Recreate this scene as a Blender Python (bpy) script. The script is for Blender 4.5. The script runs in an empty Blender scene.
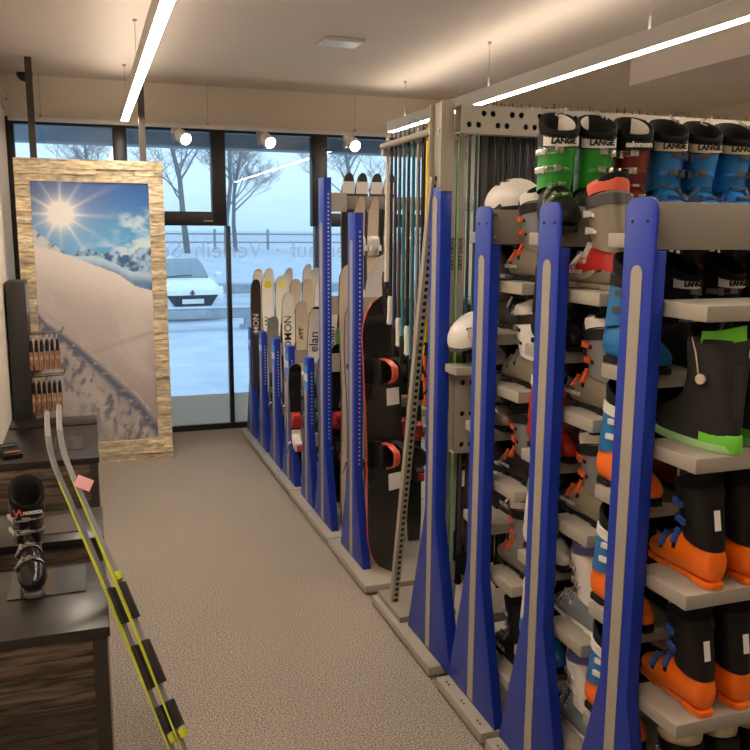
import bpy, bmesh, math, random
from mathutils import Vector, Matrix
random.seed(7)
PI = math.pi
sc = bpy.context.scene
COL = sc.collection

# ------------------------------------------------------------------ materials
MATS = {}
def mat(name, color, rough=0.5, metal=0.0, emit=None, estr=0.0, noise=0.0, nscale=30.0, bump=0.0, spec=0.5, coat=0.0):
    if name in MATS: return MATS[name]
    m = bpy.data.materials.new(name); m.use_nodes = True
    nt = m.node_tree; b = nt.nodes['Principled BSDF']
    b.inputs['Base Color'].default_value = (*color, 1)
    b.inputs['Roughness'].default_value = rough
    b.inputs['Metallic'].default_value = metal
    b.inputs['Specular IOR Level'].default_value = spec
    b.inputs['Coat Weight'].default_value = coat
    if emit:
        b.inputs['Emission Color'].default_value = (*emit, 1)
        b.inputs['Emission Strength'].default_value = estr
    if noise or bump:
        tc = nt.nodes.new('ShaderNodeTexCoord')
        n = nt.nodes.new('ShaderNodeTexNoise'); n.inputs['Scale'].default_value = nscale
        n.inputs['Detail'].default_value = 6
        nt.links.new(tc.outputs['Object'], n.inputs['Vector'])
        if noise:
            r = nt.nodes.new('ShaderNodeValToRGB')
            r.color_ramp.elements[0].position = 0.3; r.color_ramp.elements[1].position = 0.7
            r.color_ramp.elements[0].color = tuple(c*(1-noise) for c in color)+(1,)
            r.color_ramp.elements[1].color = tuple(min(1, c*(1+noise)) for c in color)+(1,)
            nt.links.new(n.outputs['Fac'], r.inputs['Fac'])
            nt.links.new(r.outputs['Color'], b.inputs['Base Color'])
        if bump:
            bp = nt.nodes.new('ShaderNodeBump'); bp.inputs['Strength'].default_value = bump
            bp.inputs['Distance'].default_value = 0.01
            nt.links.new(n.outputs['Fac'], bp.inputs['Height'])
            nt.links.new(bp.outputs['Normal'], b.inputs['Normal'])
    MATS[name] = m
    return m

def carpet_mat():
    m = mat('carpet', (.2, .165, .135), .95, spec=.1)
    nt = m.node_tree; b = nt.nodes['Principled BSDF']
    tc = nt.nodes.new('ShaderNodeTexCoord')
    n1 = nt.nodes.new('ShaderNodeTexNoise'); n1.inputs['Scale'].default_value = 175; n1.inputs['Detail'].default_value = 4
    n2 = nt.nodes.new('ShaderNodeTexNoise'); n2.inputs['Scale'].default_value = 2.2; n2.inputs['Detail'].default_value = 3
    n3 = nt.nodes.new('ShaderNodeTexVoronoi'); n3.inputs['Scale'].default_value = 260
    for n in (n1, n2, n3): nt.links.new(tc.outputs['Object'], n.inputs['Vector'])
    r = nt.nodes.new('ShaderNodeValToRGB')
    r.color_ramp.elements[0].position = .36; r.color_ramp.elements[1].position = .66
    r.color_ramp.elements[0].color = (.13, .113, .098, 1); r.color_ramp.elements[1].color = (.58, .505, .43, 1)
    nt.links.new(n1.outputs['Fac'], r.inputs['Fac'])
    mx = nt.nodes.new('ShaderNodeMix'); mx.data_type = 'RGBA'; mx.blend_type = 'MULTIPLY'; mx.inputs['Factor'].default_value = .5
    r2 = nt.nodes.new('ShaderNodeValToRGB'); r2.color_ramp.elements[0].color = (.72, .70, .68, 1); r2.color_ramp.elements[1].color = (1, 1, 1, 1)
    nt.links.new(n2.outputs['Fac'], r2.inputs['Fac'])
    nt.links.new(r.outputs['Color'], mx.inputs['A']); nt.links.new(r2.outputs['Color'], mx.inputs['B'])
    nt.links.new(mx.outputs['Result'], b.inputs['Base Color'])
    bp = nt.nodes.new('ShaderNodeBump'); bp.inputs['Strength'].default_value = .25; bp.inputs['Distance'].default_value = .004
    nt.links.new(n3.outputs['Distance'], bp.inputs['Height']); nt.links.new(bp.outputs['Normal'], b.inputs['Normal'])
    return m

def rustic_mat():
    m = mat('rustic_wood', (.12, .085, .06), .7, spec=.25)
    nt = m.node_tree; b = nt.nodes['Principled BSDF']
    tc = nt.nodes.new('ShaderNodeTexCoord')
    mp = nt.nodes.new('ShaderNodeMapping'); mp.inputs['Scale'].default_value = (3.5, 3.5, 34)
    n1 = nt.nodes.new('ShaderNodeTexNoise'); n1.inputs['Scale'].default_value = 1.6; n1.inputs['Detail'].default_value = 8; n1.inputs['Distortion'].default_value = .5
    mp2 = nt.nodes.new('ShaderNodeMapping'); mp2.inputs['Scale'].default_value = (0.9, 0.9, 9)
    n2 = nt.nodes.new('ShaderNodeTexNoise'); n2.inputs['Scale'].default_value = 1; n2.inputs['Detail'].default_value = 1
    nt.links.new(tc.outputs['Object'], mp.inputs['Vector']); nt.links.new(mp.outputs['Vector'], n1.inputs['Vector'])
    nt.links.new(tc.outputs['Object'], mp2.inputs['Vector']); nt.links.new(mp2.outputs['Vector'], n2.inputs['Vector'])
    r = nt.nodes.new('ShaderNodeValToRGB')
    r.color_ramp.elements[0].position = .3; r.color_ramp.elements[1].position = .72
    r.color_ramp.elements[0].color = (.028, .023, .019, 1); r.color_ramp.elements[1].color = (.23, .185, .145, 1)
    nt.links.new(n1.outputs['Fac'], r.inputs['Fac'])
    r2 = nt.nodes.new('ShaderNodeValToRGB'); r2.color_ramp.elements[0].position = .35; r2.color_ramp.elements[1].position = .65
    r2.color_ramp.elements[0].color = (.45, .42, .42, 1); r2.color_ramp.elements[1].color = (1.1, 1, .95, 1)
    nt.links.new(n2.outputs['Fac'], r2.inputs['Fac'])
    mx = nt.nodes.new('ShaderNodeMix'); mx.data_type = 'RGBA'; mx.blend_type = 'MULTIPLY'; mx.inputs['Factor'].default_value = 1
    nt.links.new(r.outputs['Color'], mx.inputs['A']); nt.links.new(r2.outputs['Color'], mx.inputs['B'])
    nt.links.new(mx.outputs['Result'], b.inputs['Base Color'])
    bp = nt.nodes.new('ShaderNodeBump'); bp.inputs['Strength'].default_value = .35; bp.inputs['Distance'].default_value = .004
    nt.links.new(n1.outputs['Fac'], bp.inputs['Height']); nt.links.new(bp.outputs['Normal'], b.inputs['Normal'])
    return m

def attr_mat(name, attr, rough, bump=0.0, nscale=60, stretch=(1, 1, 1), amt=0.3, spec=.3):
    m = mat(name, (.5, .5, .5), rough, spec=spec)
    nt = m.node_tree; b = nt.nodes['Principled BSDF']
    a = nt.nodes.new('ShaderNodeVertexColor'); a.layer_name = attr
    if bump:
        tc = nt.nodes.new('ShaderNodeTexCoord'); mp = nt.nodes.new('ShaderNodeMapping'); mp.inputs['Scale'].default_value = stretch
        n = nt.nodes.new('ShaderNodeTexNoise'); n.inputs['Scale'].default_value = nscale; n.inputs['Detail'].default_value = 6
        nt.links.new(tc.outputs['Object'], mp.inputs['Vector']); nt.links.new(mp.outputs['Vector'], n.inputs['Vector'])
        r = nt.nodes.new('ShaderNodeValToRGB'); r.color_ramp.elements[0].position = .3; r.color_ramp.elements[1].position = .7
        r.color_ramp.elements[0].color = (1-amt,)*3+(1,); r.color_ramp.elements[1].color = (1+amt*.5,)*3+(1,)
        nt.links.new(n.outputs['Fac'], r.inputs['Fac'])
        mx = nt.nodes.new('ShaderNodeMix'); mx.data_type = 'RGBA'; mx.blend_type = 'MULTIPLY'; mx.inputs['Factor'].default_value = 1
        nt.links.new(a.outputs['Color'], mx.inputs['A']); nt.links.new(r.outputs['Color'], mx.inputs['B'])
        nt.links.new(mx.outputs['Result'], b.inputs['Base Color'])
        bp = nt.nodes.new('ShaderNodeBump'); bp.inputs['Strength'].default_value = bump; bp.inputs['Distance'].default_value = .01
        nt.links.new(n.outputs['Fac'], bp.inputs['Height']); nt.links.new(bp.outputs['Normal'], b.inputs['Normal'])
    else:
        nt.links.new(a.outputs['Color'], b.inputs['Base Color'])
    return m

def glass_mat(name, tint=(1, 1, 1), ior=1.5):
    m = bpy.data.materials.new(name); m.use_nodes = True; nt = m.node_tree; nt.nodes.clear()
    o = nt.nodes.new('ShaderNodeOutputMaterial'); t = nt.nodes.new('ShaderNodeBsdfTransparent'); t.inputs['Color'].default_value = (*tint, 1)
    g = nt.nodes.new('ShaderNodeBsdfGlossy'); g.inputs['Roughness'].default_value = 0.0
    f = nt.nodes.new('ShaderNodeFresnel'); f.inputs['IOR'].default_value = ior
    mx = nt.nodes.new('ShaderNodeMixShader')
    nt.links.new(f.outputs[0], mx.inputs[0]); nt.links.new(t.outputs[0], mx.inputs[1]); nt.links.new(g.outputs[0], mx.inputs[2])
    nt.links.new(mx.outputs[0], o.inputs['Surface'])
    MATS[name] = m
    return m

def film_mat(name, color, alpha, through=.5):
    m = bpy.data.materials.new(name); m.use_nodes = True; nt = m.node_tree; nt.nodes.clear()
    o = nt.nodes.new('ShaderNodeOutputMaterial'); t = nt.nodes.new('ShaderNodeBsdfTransparent')
    d = nt.nodes.new('ShaderNodeBsdfTranslucent'); d.inputs['Color'].default_value = (*color, 1)
    d2 = nt.nodes.new('ShaderNodeBsdfDiffuse'); d2.inputs['Color'].default_value = (*color, 1)
    m2 = nt.nodes.new('ShaderNodeMixShader'); m2.inputs[0].default_value = 1-through
    mx = nt.nodes.new('ShaderNodeMixShader'); mx.inputs[0].default_value = alpha
    nt.links.new(d.outputs[0], m2.inputs[1]); nt.links.new(d2.outputs[0], m2.inputs[2])
    nt.links.new(t.outputs[0], mx.inputs[1]); nt.links.new(m2.outputs[0], mx.inputs[2])
    nt.links.new(mx.outputs[0], o.inputs['Surface'])
    MATS[name] = m
    return m

def C(name, rgb, rough=.4, **k): return mat(name, rgb, rough, **k)
BLUE = C('blue_enamel', (.007, .032, .33), .38, spec=.35)
GREY = C('grey_enamel', (.345, .31, .255), .45, noise=.04, nscale=8)
GREYD = C('grey_steel', (.26, .232, .19), .45)
GALV = C('galvanised', (.42, .40, .36), .35, metal=.5)
STEEL = C('bright_steel', (.62, .6, .57), .25, metal=1)
BLACKM = C('black_frame', (.012, .011, .011), .4)
BLACK = C('black_plastic', (.009, .009, .009), .42, spec=.3)
BLACKF = C('black_fabric', (.02, .019, .018), .9, noise=.3, nscale=120)
DARK = C('dark_hole', (.006, .006, .006), .9)
WHITE = C('white_plastic', (.72, .70, .66), .4)
WHITEP = C('white_paper', (.80, .77, .72), .8)
RUBBER = C('rubber', (.02, .02, .02), .8)
CHARC = C('charcoal', (.05, .047, .043), .45)

# ------------------------------------------------------------------ mesh builder
class MB:
    def __init__(s): s.v = []; s.f = []; s.mi = []
    def add(s, verts, faces, mi=0):
        o = len(s.v); s.v += [tuple(p) for p in verts]
        for f in faces: s.f.append([i+o for i in f]); s.mi.append(mi)
        return s
    def box(s, x0, x1, y0, y1, z0, z1, mi=0, M=None):
        P = [Vector((x, y, z)) for z in (z0, z1) for y in (y0, y1) for x in (x0, x1)]
        if M: P = [M @ p for p in P]
        return s.add(P, [(0, 2, 3, 1), (4, 5, 7, 6), (0, 1, 5, 4), (2, 6, 7, 3), (0, 4, 6, 2), (1, 3, 7, 5)], mi)
    def loft(s, rings, cap0=True, cap1=True, mi=0, closed=True):
        n = len(rings[0]); V = [p for r in rings for p in r]; F = []
        for i in range(len(rings)-1):
            for j in range(n if closed else n-1):
                k = (j+1) % n
                F.append((i*n+j, i*n+k, (i+1)*n+k, (i+1)*n+j))
        if cap0: F.append(tuple(range(n))[::-1])
        if cap1: F.append(tuple((len(rings)-1)*n+j for j in range(n)))
        return s.add(V, F, mi)
    def tube(s, pts, r, seg=8, mi=0, cap=True):
        pts = [Vector(p) for p in pts]; rings = []
        rs = r if isinstance(r, (list, tuple)) else [r]*len(pts)
        prev = None
        for i, p in enumerate(pts):
            a = pts[max(0, i-1)]; b = pts[min(len(pts)-1, i+1)]
            t = (b-a); t = t.normalized() if t.length > 1e-9 else Vector((0, 0, 1))
            if prev is None:
                u = t.orthogonal().normalized()
            else:
                u = (prev - t*prev.dot(t)); u = u.normalized() if u.length > 1e-6 else t.orthogonal().normalized()
            prev = u; w = t.cross(u)
            rings.append([p+(u*math.cos(2*PI*k/seg)+w*math.sin(2*PI*k/seg))*rs[i] for k in range(seg)])
        return s.loft(rings, cap, cap, mi)
    def cyl(s, a, b, r, seg=12, mi=0): return s.tube([a, b], r, seg, mi)
    def prism(s, outline, fn, d0, d1, mi=0):
        n = len(outline)
        V = [fn(p[0], p[1], d0) for p in outline]+[fn(p[0], p[1], d1) for p in outline]
        F = [tuple(range(n))[::-1], tuple(range(n, 2*n))]+[(i, (i+1) % n, n+(i+1) % n, n+i) for i in range(n)]
        return s.add(V, F, mi)
    def mesh(s, name, mats, bevel=0.0, smooth=35, seg=2):
        me = bpy.data.meshes.new(name); me.from_pydata(s.v, [], s.f)
        for m in (mats if isinstance(mats, (list, tuple)) else [mats]): me.materials.append(m)
        me.polygons.foreach_set('material_index', s.mi)
        bm = bmesh.new(); bm.from_mesh(me)
        bmesh.ops.recalc_face_normals(bm, faces=bm.faces)
        if bevel:
            ed = [e for e in bm.edges if len(e.link_faces) == 2 and e.calc_face_angle(0) > .6]
            bmesh.ops.bevel(bm, geom=ed, offset=bevel, segments=seg, affect='EDGES', profile=.5, clamp_overlap=True)
        if smooth:
            a = math.radians(smooth)
            for f in bm.faces: f.smooth = True
            for e in bm.edges:
                if len(e.link_faces) == 2 and e.calc_face_angle(0) > a: e.smooth = False
        bm.to_mesh(me); bm.free()
        return me

def link(o, parent=None):
    COL.objects.link(o)
    if parent: o.parent = parent
    return o
def obj(name, me, parent=None, loc=(0, 0, 0), M=None):
    o = bpy.data.objects.new(name, me); link(o, parent)
    if M is not None: o.matrix_local = M
    else: o.location = loc
    return o
def part(name, mb, m, parent, bevel=0.0, smooth=35, label=None, loc=(0, 0, 0), M=None):
    o = obj(name, mb.mesh(name, m, bevel, smooth) if isinstance(mb, MB) else mb, parent, loc, M)
    if label: o['label'] = label
    return o
def tag(o, label, cat, group=None, kind=None):
    o['label'] = label; o['category'] = cat
    if group: o['group'] = group
    if kind: o['kind'] = kind
    return o
def thing(name, label, cat, loc=(0, 0, 0), rotz=0, group=None, M=None):
    o = bpy.data.objects.new(name, None); COL.objects.link(o); o.empty_display_size = .05
    if M is not None: o.matrix_local = M
    else: o.location = loc; o.rotation_euler = (0, 0, rotz)
    return tag(o, label, cat, group)
def copy_tree(o, parent=None):
    c = o.copy(); COL.objects.link(c)
    if parent: c.parent = parent
    for ch in list(o.children): copy_tree(ch, c)
    return c
def frameM(x, y, n, loc):
    x, y, n = Vector(x), Vector(y), Vector(n)
    M = Matrix.Identity(4)
    for i in range(3): M[i][0] = x[i]; M[i][1] = y[i]; M[i][2] = n[i]; M[i][3] = loc[i]
    return M
TXT = {}
def text_mesh(body, size, m, ext=.0008, shear=0.0, bold=0.0, align='CENTER'):
    k = (body, size, m.name, shear, bold, align)
    if k in TXT: return TXT[k]
    cu = bpy.data.curves.new('lettering', 'FONT'); cu.body = body; cu.size = size; cu.extrude = ext; cu.shear = shear; cu.offset = bold
    cu.align_x = align; cu.align_y = 'CENTER'; cu.resolution_u = 3
    o = bpy.data.objects.new('lettering', cu); COL.objects.link(o)
    dg = bpy.context.evaluated_depsgraph_get(); dg.update()
    me = bpy.data.meshes.new_from_object(o.evaluated_get(dg))
    me.materials.clear(); me.materials.append(m)
    bpy.data.objects.remove(o); TXT[k] = me
    return me
def ell(cx, cy, rx, ry, z, n=24, ph=0.0, tilt=0.0, ex=2.0):
    R = []
    for k in range(n):
        a = 2*PI*k/n+ph; c, s_ = math.cos(a), math.sin(a)
        x = math.copysign(abs(c)**(2/ex), c)*rx; y = math.copysign(abs(s_)**(2/ex), s_)*ry
        R.append(Vector((cx+x, cy+y, z+tilt*y/ry)))
    return R

# ------------------------------------------------------------------ the room
CEIL = 2.85
XL, XR, YF, YB = -.53, 5.6, 7.1, -2.6
def struct(name, mb, m, bevel=0.0, parent=None):
    o = part(name, mb, m, parent, bevel)
    if not parent: o['kind'] = 'structure'
    return o
struct('floor', MB().box(XL-.1, XR+.1, YB-.1, YF+.06, -.1, 0), carpet_mat())
WALLM = C('wall_paint', (.82, .74, .63), .9, noise=.02, nscale=3)
CEILM = C('ceiling_paint', (.76, .68, .60), .92, noise=.02, nscale=2)
struct('ceiling', MB().box(XL-.1, XR+.1, YB-.1, YF+.25, CEIL, CEIL+.1), CEILM)
struct('wall_left', MB().box(XL-.15, XL, YB-.1, YF+.2, 0, CEIL), WALLM)
struct('wall_right', MB().box(XR, XR+.15, YB-.1, YF+.2, 0, CEIL), WALLM)
struct('wall_rear', MB().box(XL-.1, XR+.1, YB-.15, YB, 0, CEIL), WALLM)
struct('wall_front', MB().box(XL, XR, YF-.04, YF+.2, 2.545, CEIL).box(3.25, XR, YF-.04, YF+.2, 0, 2.545), WALLM)
struct('trim_1', MB().box(3.24, 3.72, YB, 4.58, 2.6, CEIL), CEILM)      # dropped duct box under the ceiling
struct('trim_2', MB().box(XL, 3.25, YF-.02, YF+.06, 0, .05), BLACKM)    # floor sill of the glazing

GLASS = glass_mat('window_glass', (.97, .985, .985))
def window(n, frame, panes):
    fr = MB()
    for a in frame: fr.box(a[0], a[1], YF-a[4], YF+.05, a[2], a[3])
    w = part('window_%d' % n, fr, BLACKM, None, bevel=.003); w['kind'] = 'structure'
    for p in panes:
        part('window_pane', MB().box(p[0], p[1], YF+.008, YF+.014, p[2], p[3]), GLASS, w, smooth=0)
    return w
T = 2.545; TH = 1.74; d1, d2 = .05, .03
window(1, [(-.53, -.476, .05, T, d1), (-.476, .24, 2.49, T, d1), (-.476, .24, TH, 1.854, d1), (.24, .346, TH, T, d1), (.275, .312, .05, TH, d2)],
       [(-.476, .24, 1.854, 2.49), (-.476, .275, .05, TH)])
w2 = window(2, [(.346, 1.006, 2.49, T, d1), (.346, 1.006, TH, 1.854, d1), (1.006, 1.121, TH, T, d1), (1.118, 1.153, .05, TH, d2)],
       [(.346, 1.006, 1.854, 2.49), (.312, 1.118, .05, TH)])
part('window_handle', MB().box(.93, 1.0, YF-.062, YF-.05, 1.775, 1.785), GALV, w2)
window(3, [(1.121, 1.859, 2.49, T, d1), (1.859, 1.99, TH, T, d1), (1.885, 1.92, .05, TH, d2)],
       [(1.121, 1.859, TH, 2.49), (1.153, 1.885, .05, TH)])
window(4, [(1.99, 3.2, 2.49, T, d1), (1.99, 3.2, TH, 1.854, d1), (3.15, 3.25, .05, T, d1)],
       [(1.99, 3.15, 1.854, 2.49), (1.92, 3.15, .05, TH)])
# pale film along the foot of the glazing and the shop lettering on its outside
FILM = film_mat('frosted_film', (.80, .82, .74), .85)
for x0, x1, nm in ((.32, 1.115, 'second'), (1.156, 1.882, 'third'), (1.923, 3.14, 'fourth')):
    tag(part('window_film', MB().box(x0, x1, YF-.0005, YF+.004, .052, .31), FILM, None, smooth=0),
        'pale frosted film strip along the foot of the %s window bay' % nm, 'film', 'frosted film strips')
LETT = film_mat('window_letter', (.95, .96, 1), .38, .55)
for wd, xc, sz in (('Verkauf', 1.99, .20), ('Verleih', 1.14, .20), ('Service', .46, .20)):
    o = obj('window_lettering', text_mesh(wd, sz, LETT, .0005), None,
            M=frameM((-1, 0, 0), (0, 0, 1), (0, 1, 0), (xc, YF+.017, 1.535)))
    tag(o, 'white word %s on the window glass, seen mirrored from inside' % wd, 'lettering', 'words on the window glass')
for xc in (1.56, .76):
    tag(part('lettering_dot', MB().cyl((xc, YF+.015, 1.535), (xc, YF+.018, 1.535), .014), LETT, None),
        'small white dot on the glass beside the mirrored word ' + ('Verkauf' if xc > 1 else 'Service'), 'lettering')

# ------------------------------------------------------------------ outside
SNOW = C('snow', (.42, .46, .52), .9, noise=.12, nscale=1.5, bump=.3)
SNOWF = C('snow_field', (.5, .54, .6), .9, noise=.04, nscale=.3)
ROAD = C('wet_road', (.33, .36, .40), .6, noise=.3, nscale=.8)
gd = MB()
def terr(x, y):
    if y < 30: z = -.45
    elif y < 37: z = -.45+.95*(y-30)/7
    else: z = .5+(y-37)*.003
    return z
ys = [7.3, 9, 11, 13, 15, 17, 19, 21, 23, 25, 27, 30, 32, 34, 37, 45, 60, 90, 140, 220, 400]
xs = [-60, -20, -8, -4, 0, 4, 8, 12, 20, 40, 120]
gd.add([(x*(1 if y < 40 else 3), y, terr(x, y)+random.uniform(-.02, .02)*(y < 40)) for y in ys for x in xs],
       [(j*len(xs)+i, j*len(xs)+i+1, (j+1)*len(xs)+i+1, (j+1)*len(xs)+i) for j in range(len(ys)-1) for i in range(len(xs)-1)])
struct('ground', gd, SNOW)
struct('road', MB().add([(-60, 22.5, -.42), (60, 20.5, -.42), (60, 26.5, -.42), (-60, 29, -.42)], [(0, 1, 2, 3)]), ROAD)
CONC = C('canopy_concrete', (.26, .28, .30), .8, noise=.25, nscale=2)
cv = thing('canopy', 'grey concrete canopy beam outside above the window tops', 'canopy', (0, 8.2, 2.4))
part('canopy_beam', MB().box(-4, 8, -.1, .15, .07, .62), CONC, cv, .01)
part('canopy_gutter', MB().box(-4, 8, -.2, -.1, .24, .275), WHITEP, cv)
part('canopy_slab', MB().box(-4, 8, -.88, .15, .62, .8), CONC, cv)

# the low barrier in front of the parked car
WOODS = C('barrier_concrete', (.30, .31, .33), .8, noise=.2, nscale=3)
bar = thing('guard_barrier', 'low grey guard barrier with snowy top in front of parked car', 'barrier', (2.6, 18.3, -.45), .02)
part('rail', MB().box(-9, 6, -.12, .12, .26, .47), WOODS, bar, .02)
part('snow_cap', MB().box(-9, 6, -.13, .13, .47, .51), SNOW, bar, .02)
for x in (-7.5, -5, -2.5, .75, 3.4):
    part('post', MB().box(x-.1, x+.1, -.1, .1, 0, .27).cyl((x, 0, -.02), (x, 0, .1), .22, 10), WOODS, bar)

FENCE = C('fence_wood', (.20, .21, .23), .9)
fe = thing('field_fence', 'grey post and rail fence at the edge of the misty field', 'fence', (0, 52, .5))
for z in (.5, 1.0): part('rail', MB().box(-12, 30, -.03, .03, z-.045, z+.045), FENCE, fe)
for k in range(12):
    x = -9+k*3.3; part('post', MB().box(x-.07, x+.07, -.07, .07, -.1, 1.3), FENCE, fe)
rw = thing('road_kerb', 'long dark kerb wall with snow on top along the road', 'kerb', (0, 29.4, -.45), -.03)
part('kerb_face', MB().box(-20, 40, -.1, .1, 0, .28), WOODS, rw); part('snow_cap', MB().box(-20, 40, -.13, .13, .28, .36), SNOW, rw)

BARK = C('bark', (.085, .075, .07), .95)
def tree(label, loc, h, seed, trunk=.22, lean=0.0, nb=1.0):
    rnd = random.Random(seed); mb = MB()
    def grow(p, d, L, r, depth):
        pts = [p]; rs = [r]; q = p; dd = d.copy(); n = 4
        for i in range(n):
            dd = (dd+Vector((rnd.uniform(-.16, .16), rnd.uniform(-.16, .16), rnd.uniform(-.04, .12)))).normalized()
            q = q+dd*(L/n); pts.append(q); rs.append(r*(1-.55*(i+1)/n))
        mb.tube(pts, rs, 6 if depth < 2 else 4 if depth < 3 else 3, cap=False)
        if depth >= 4: return
        nkid = rnd.choice((5, 6)) if depth < 3 else 4
        if depth == 0: nkid = 15
        for k in range(nkid):
            t = rnd.uniform(.45, 1.0) if depth else .3+.7*(k+1)/nkid
            i = min(n-1, int(t*n)); f = t*n-i
            b = pts[i].lerp(pts[i+1], f); rb = rs[i]*(1-f)+rs[i+1]*f
            az = rnd.uniform(0, 2*PI); up = rnd.uniform(.3, 1.0) if depth else rnd.uniform(.55, 1.0)
            nd = (Vector((math.cos(az), math.sin(az), 0))*(1.0-up*.4)+dd*up*.6+Vector((0, 0, up*.4))).normalized()
            grow(b, nd, L*rnd.uniform(.45, .7)*(.6 if depth == 0 else 1), max(.010, rb*rnd.uniform(.32, .5)), depth+1)
    grow(Vector((0, 0, 0)), Vector((lean, 0, 1)).normalized(), h*.72, trunk, 0)
    o = part('bare_tree', mb, BARK, None, smooth=60); o.location = loc
    return tag(o, label, 'tree', 'bare winter trees outside')
tree('bare winter tree with thick trunk behind the white parked car', (5.05, 45, .4), 11.0, 3, 0.172)
tree('left of two bare trees growing close together beyond the road', (7.25, 46, .4), 10.5, 5, 0.145)
tree('right leaning tree of the close pair beyond the road', (8.1, 48, .4), 9.5, 8, 0.132, .06)
tree('bare tree mostly hidden behind the tall standing skis', (14.6, 46, .4), 10.5, 12, 0.165)
tree('bare tree seen over the top of the poster panel', (.6, 48, .4), 8.5, 21, 0.132)

# parked car, front towards the shop
CARW = C('car_white', (.60, .62, .64), .25, coat=.6)
CGL = C('car_glass', (.16, .20, .22), .15, spec=.5)
def super_ring(y, w, z0, z1, n=20, ex=4.0):
    zc, hz = (z0+z1)/2, (z1-z0)/2; R = []
    for k in range(n):
        a = 2*PI*k/n+PI/n; c, s_ = math.cos(a), math.sin(a)
        R.append(Vector((math.copysign(abs(c)**(2/ex), c)*w, y, zc+math.copysign(abs(s_)**(2/ex), s_)*hz)))
    return R
car = thing('car', 'white hatchback parked outside behind the low barrier', 'car', (2.36, 20.3, -.45), .12)
part('body', MB().loft([super_ring(*a) for a in ((-.02, .62, .28, .62), (.06, .78, .22, .72), (.25, .86, .2, .80), (.7, .90, .2, .92), (1.15, .90, .2, .98),
     (2.2, .90, .2, .98), (3.3, .89, .2, 1.0), (3.9, .85, .24, .98), (4.15, .74, .32, .9))]), CARW, car)
part('roof', MB().loft([super_ring(y, w, .9, z, ex=3.2) for y, w, z in ((1.0, .74, .96), (1.45, .72, 1.26), (1.9, .66, 1.44), (2.6, .64, 1.48), (3.3, .64, 1.42), (3.9, .66, 1.05))]), CARW, car)
part('windscreen', MB().loft([[Vector((x*w_, y_+.02*abs(x)*abs(x), z_)) for x in (-1, -.5, 0, .5, 1)]+[Vector((x*w_*.98, y_+.03+.02*abs(x)*abs(x), z_-.02)) for x in (1, .5, 0, -.5, -1)] for w_, y_, z_ in ((.67, .985, 1.0), (.63, 1.40, 1.285), (.585, 1.74, 1.445))]), CGL, car)
for s_ in (-1, 1):
    part('side_window', MB().add([(s_*.80, 1.5, 1.0), (s_*.80, 3.2, 1.0), (s_*.67, 3.0, 1.38), (s_*.675, 1.95, 1.38)], [(0, 1, 2, 3)]), CGL, car)
    part('headlight', MB().loft([[Vector((s_*(.5+.02*i), -.02+.05*i+.0, .62+.02*i)), Vector((s_*(.8+.015*i), .12+.07*i, .66+.03*i)), Vector((s_*(.84+.01*i), .3+.1*i, .79+.02*i)), Vector((s_*(.62+.02*i), .1+.1*i, .73+.03*i))] for i in (0, 1)]), C('headlamp', (.6, .62, .65), .1), car)
    part('mirror', MB().loft([super_ring(y, w, .98, .98+h, 10, 2.4) for y, w, h in ((1.12, .06, .08), (1.2, .11, .15), (1.28, .1, .13))]), CARW, car, M=Matrix.Translation((s_*.97, 0, 0)))
    for y in (.75, 3.35):
        wh = part('wheel', MB().cyl((s_*.68, y, .31), (s_*.88, y, .31), .31, 20), RUBBER, car)
        part('rim', MB().cyl((s_*.87, y, .31), (s_*.895, y, .31), .2, 12), STEEL, wh)
part('bonnet', MB().loft([[Vector((x*w, y, z+.012*(1-abs(x)**2))) for x in (-1, -.6, -.2, .2, .6, 1)]+[Vector((x*w, y, z-.03)) for x in (1, .2, -.2, -1)] for y, w, z in ((.05, .56, .70), (.3, .68, .815), (.7, .72, .925), (1.05, .7, .985))]), CARW, car)
part('grille', MB().prism([(-.62, .62), (.62, .62), (.44, .36), (-.44, .36)], lambda x, z, d: Vector((x, d, z)), -.05, .02), BLACK, car)
part('lower_bumper', MB().box(-.72, .72, -.03, .1, .2, .31), CHARC, car, .02)
part('number_plate', MB().box(-.26, .26, -.075, -.05, .42, .53), WHITE, car)
em = MB().prism([(0, .075), (.05, 0), (0, -.075), (-.05, 0)], lambda x, z, d: Vector((x, d, .675+z)), -.06, .02)
part('emblem', em, C('emblem_metal', (.08, .08, .09), .3, metal=1), car)
part('wiper', MB().tube([(-.5, .955, 1.01), (.25, 1.0, 1.05)], .012, 6), BLACK, car)

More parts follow.
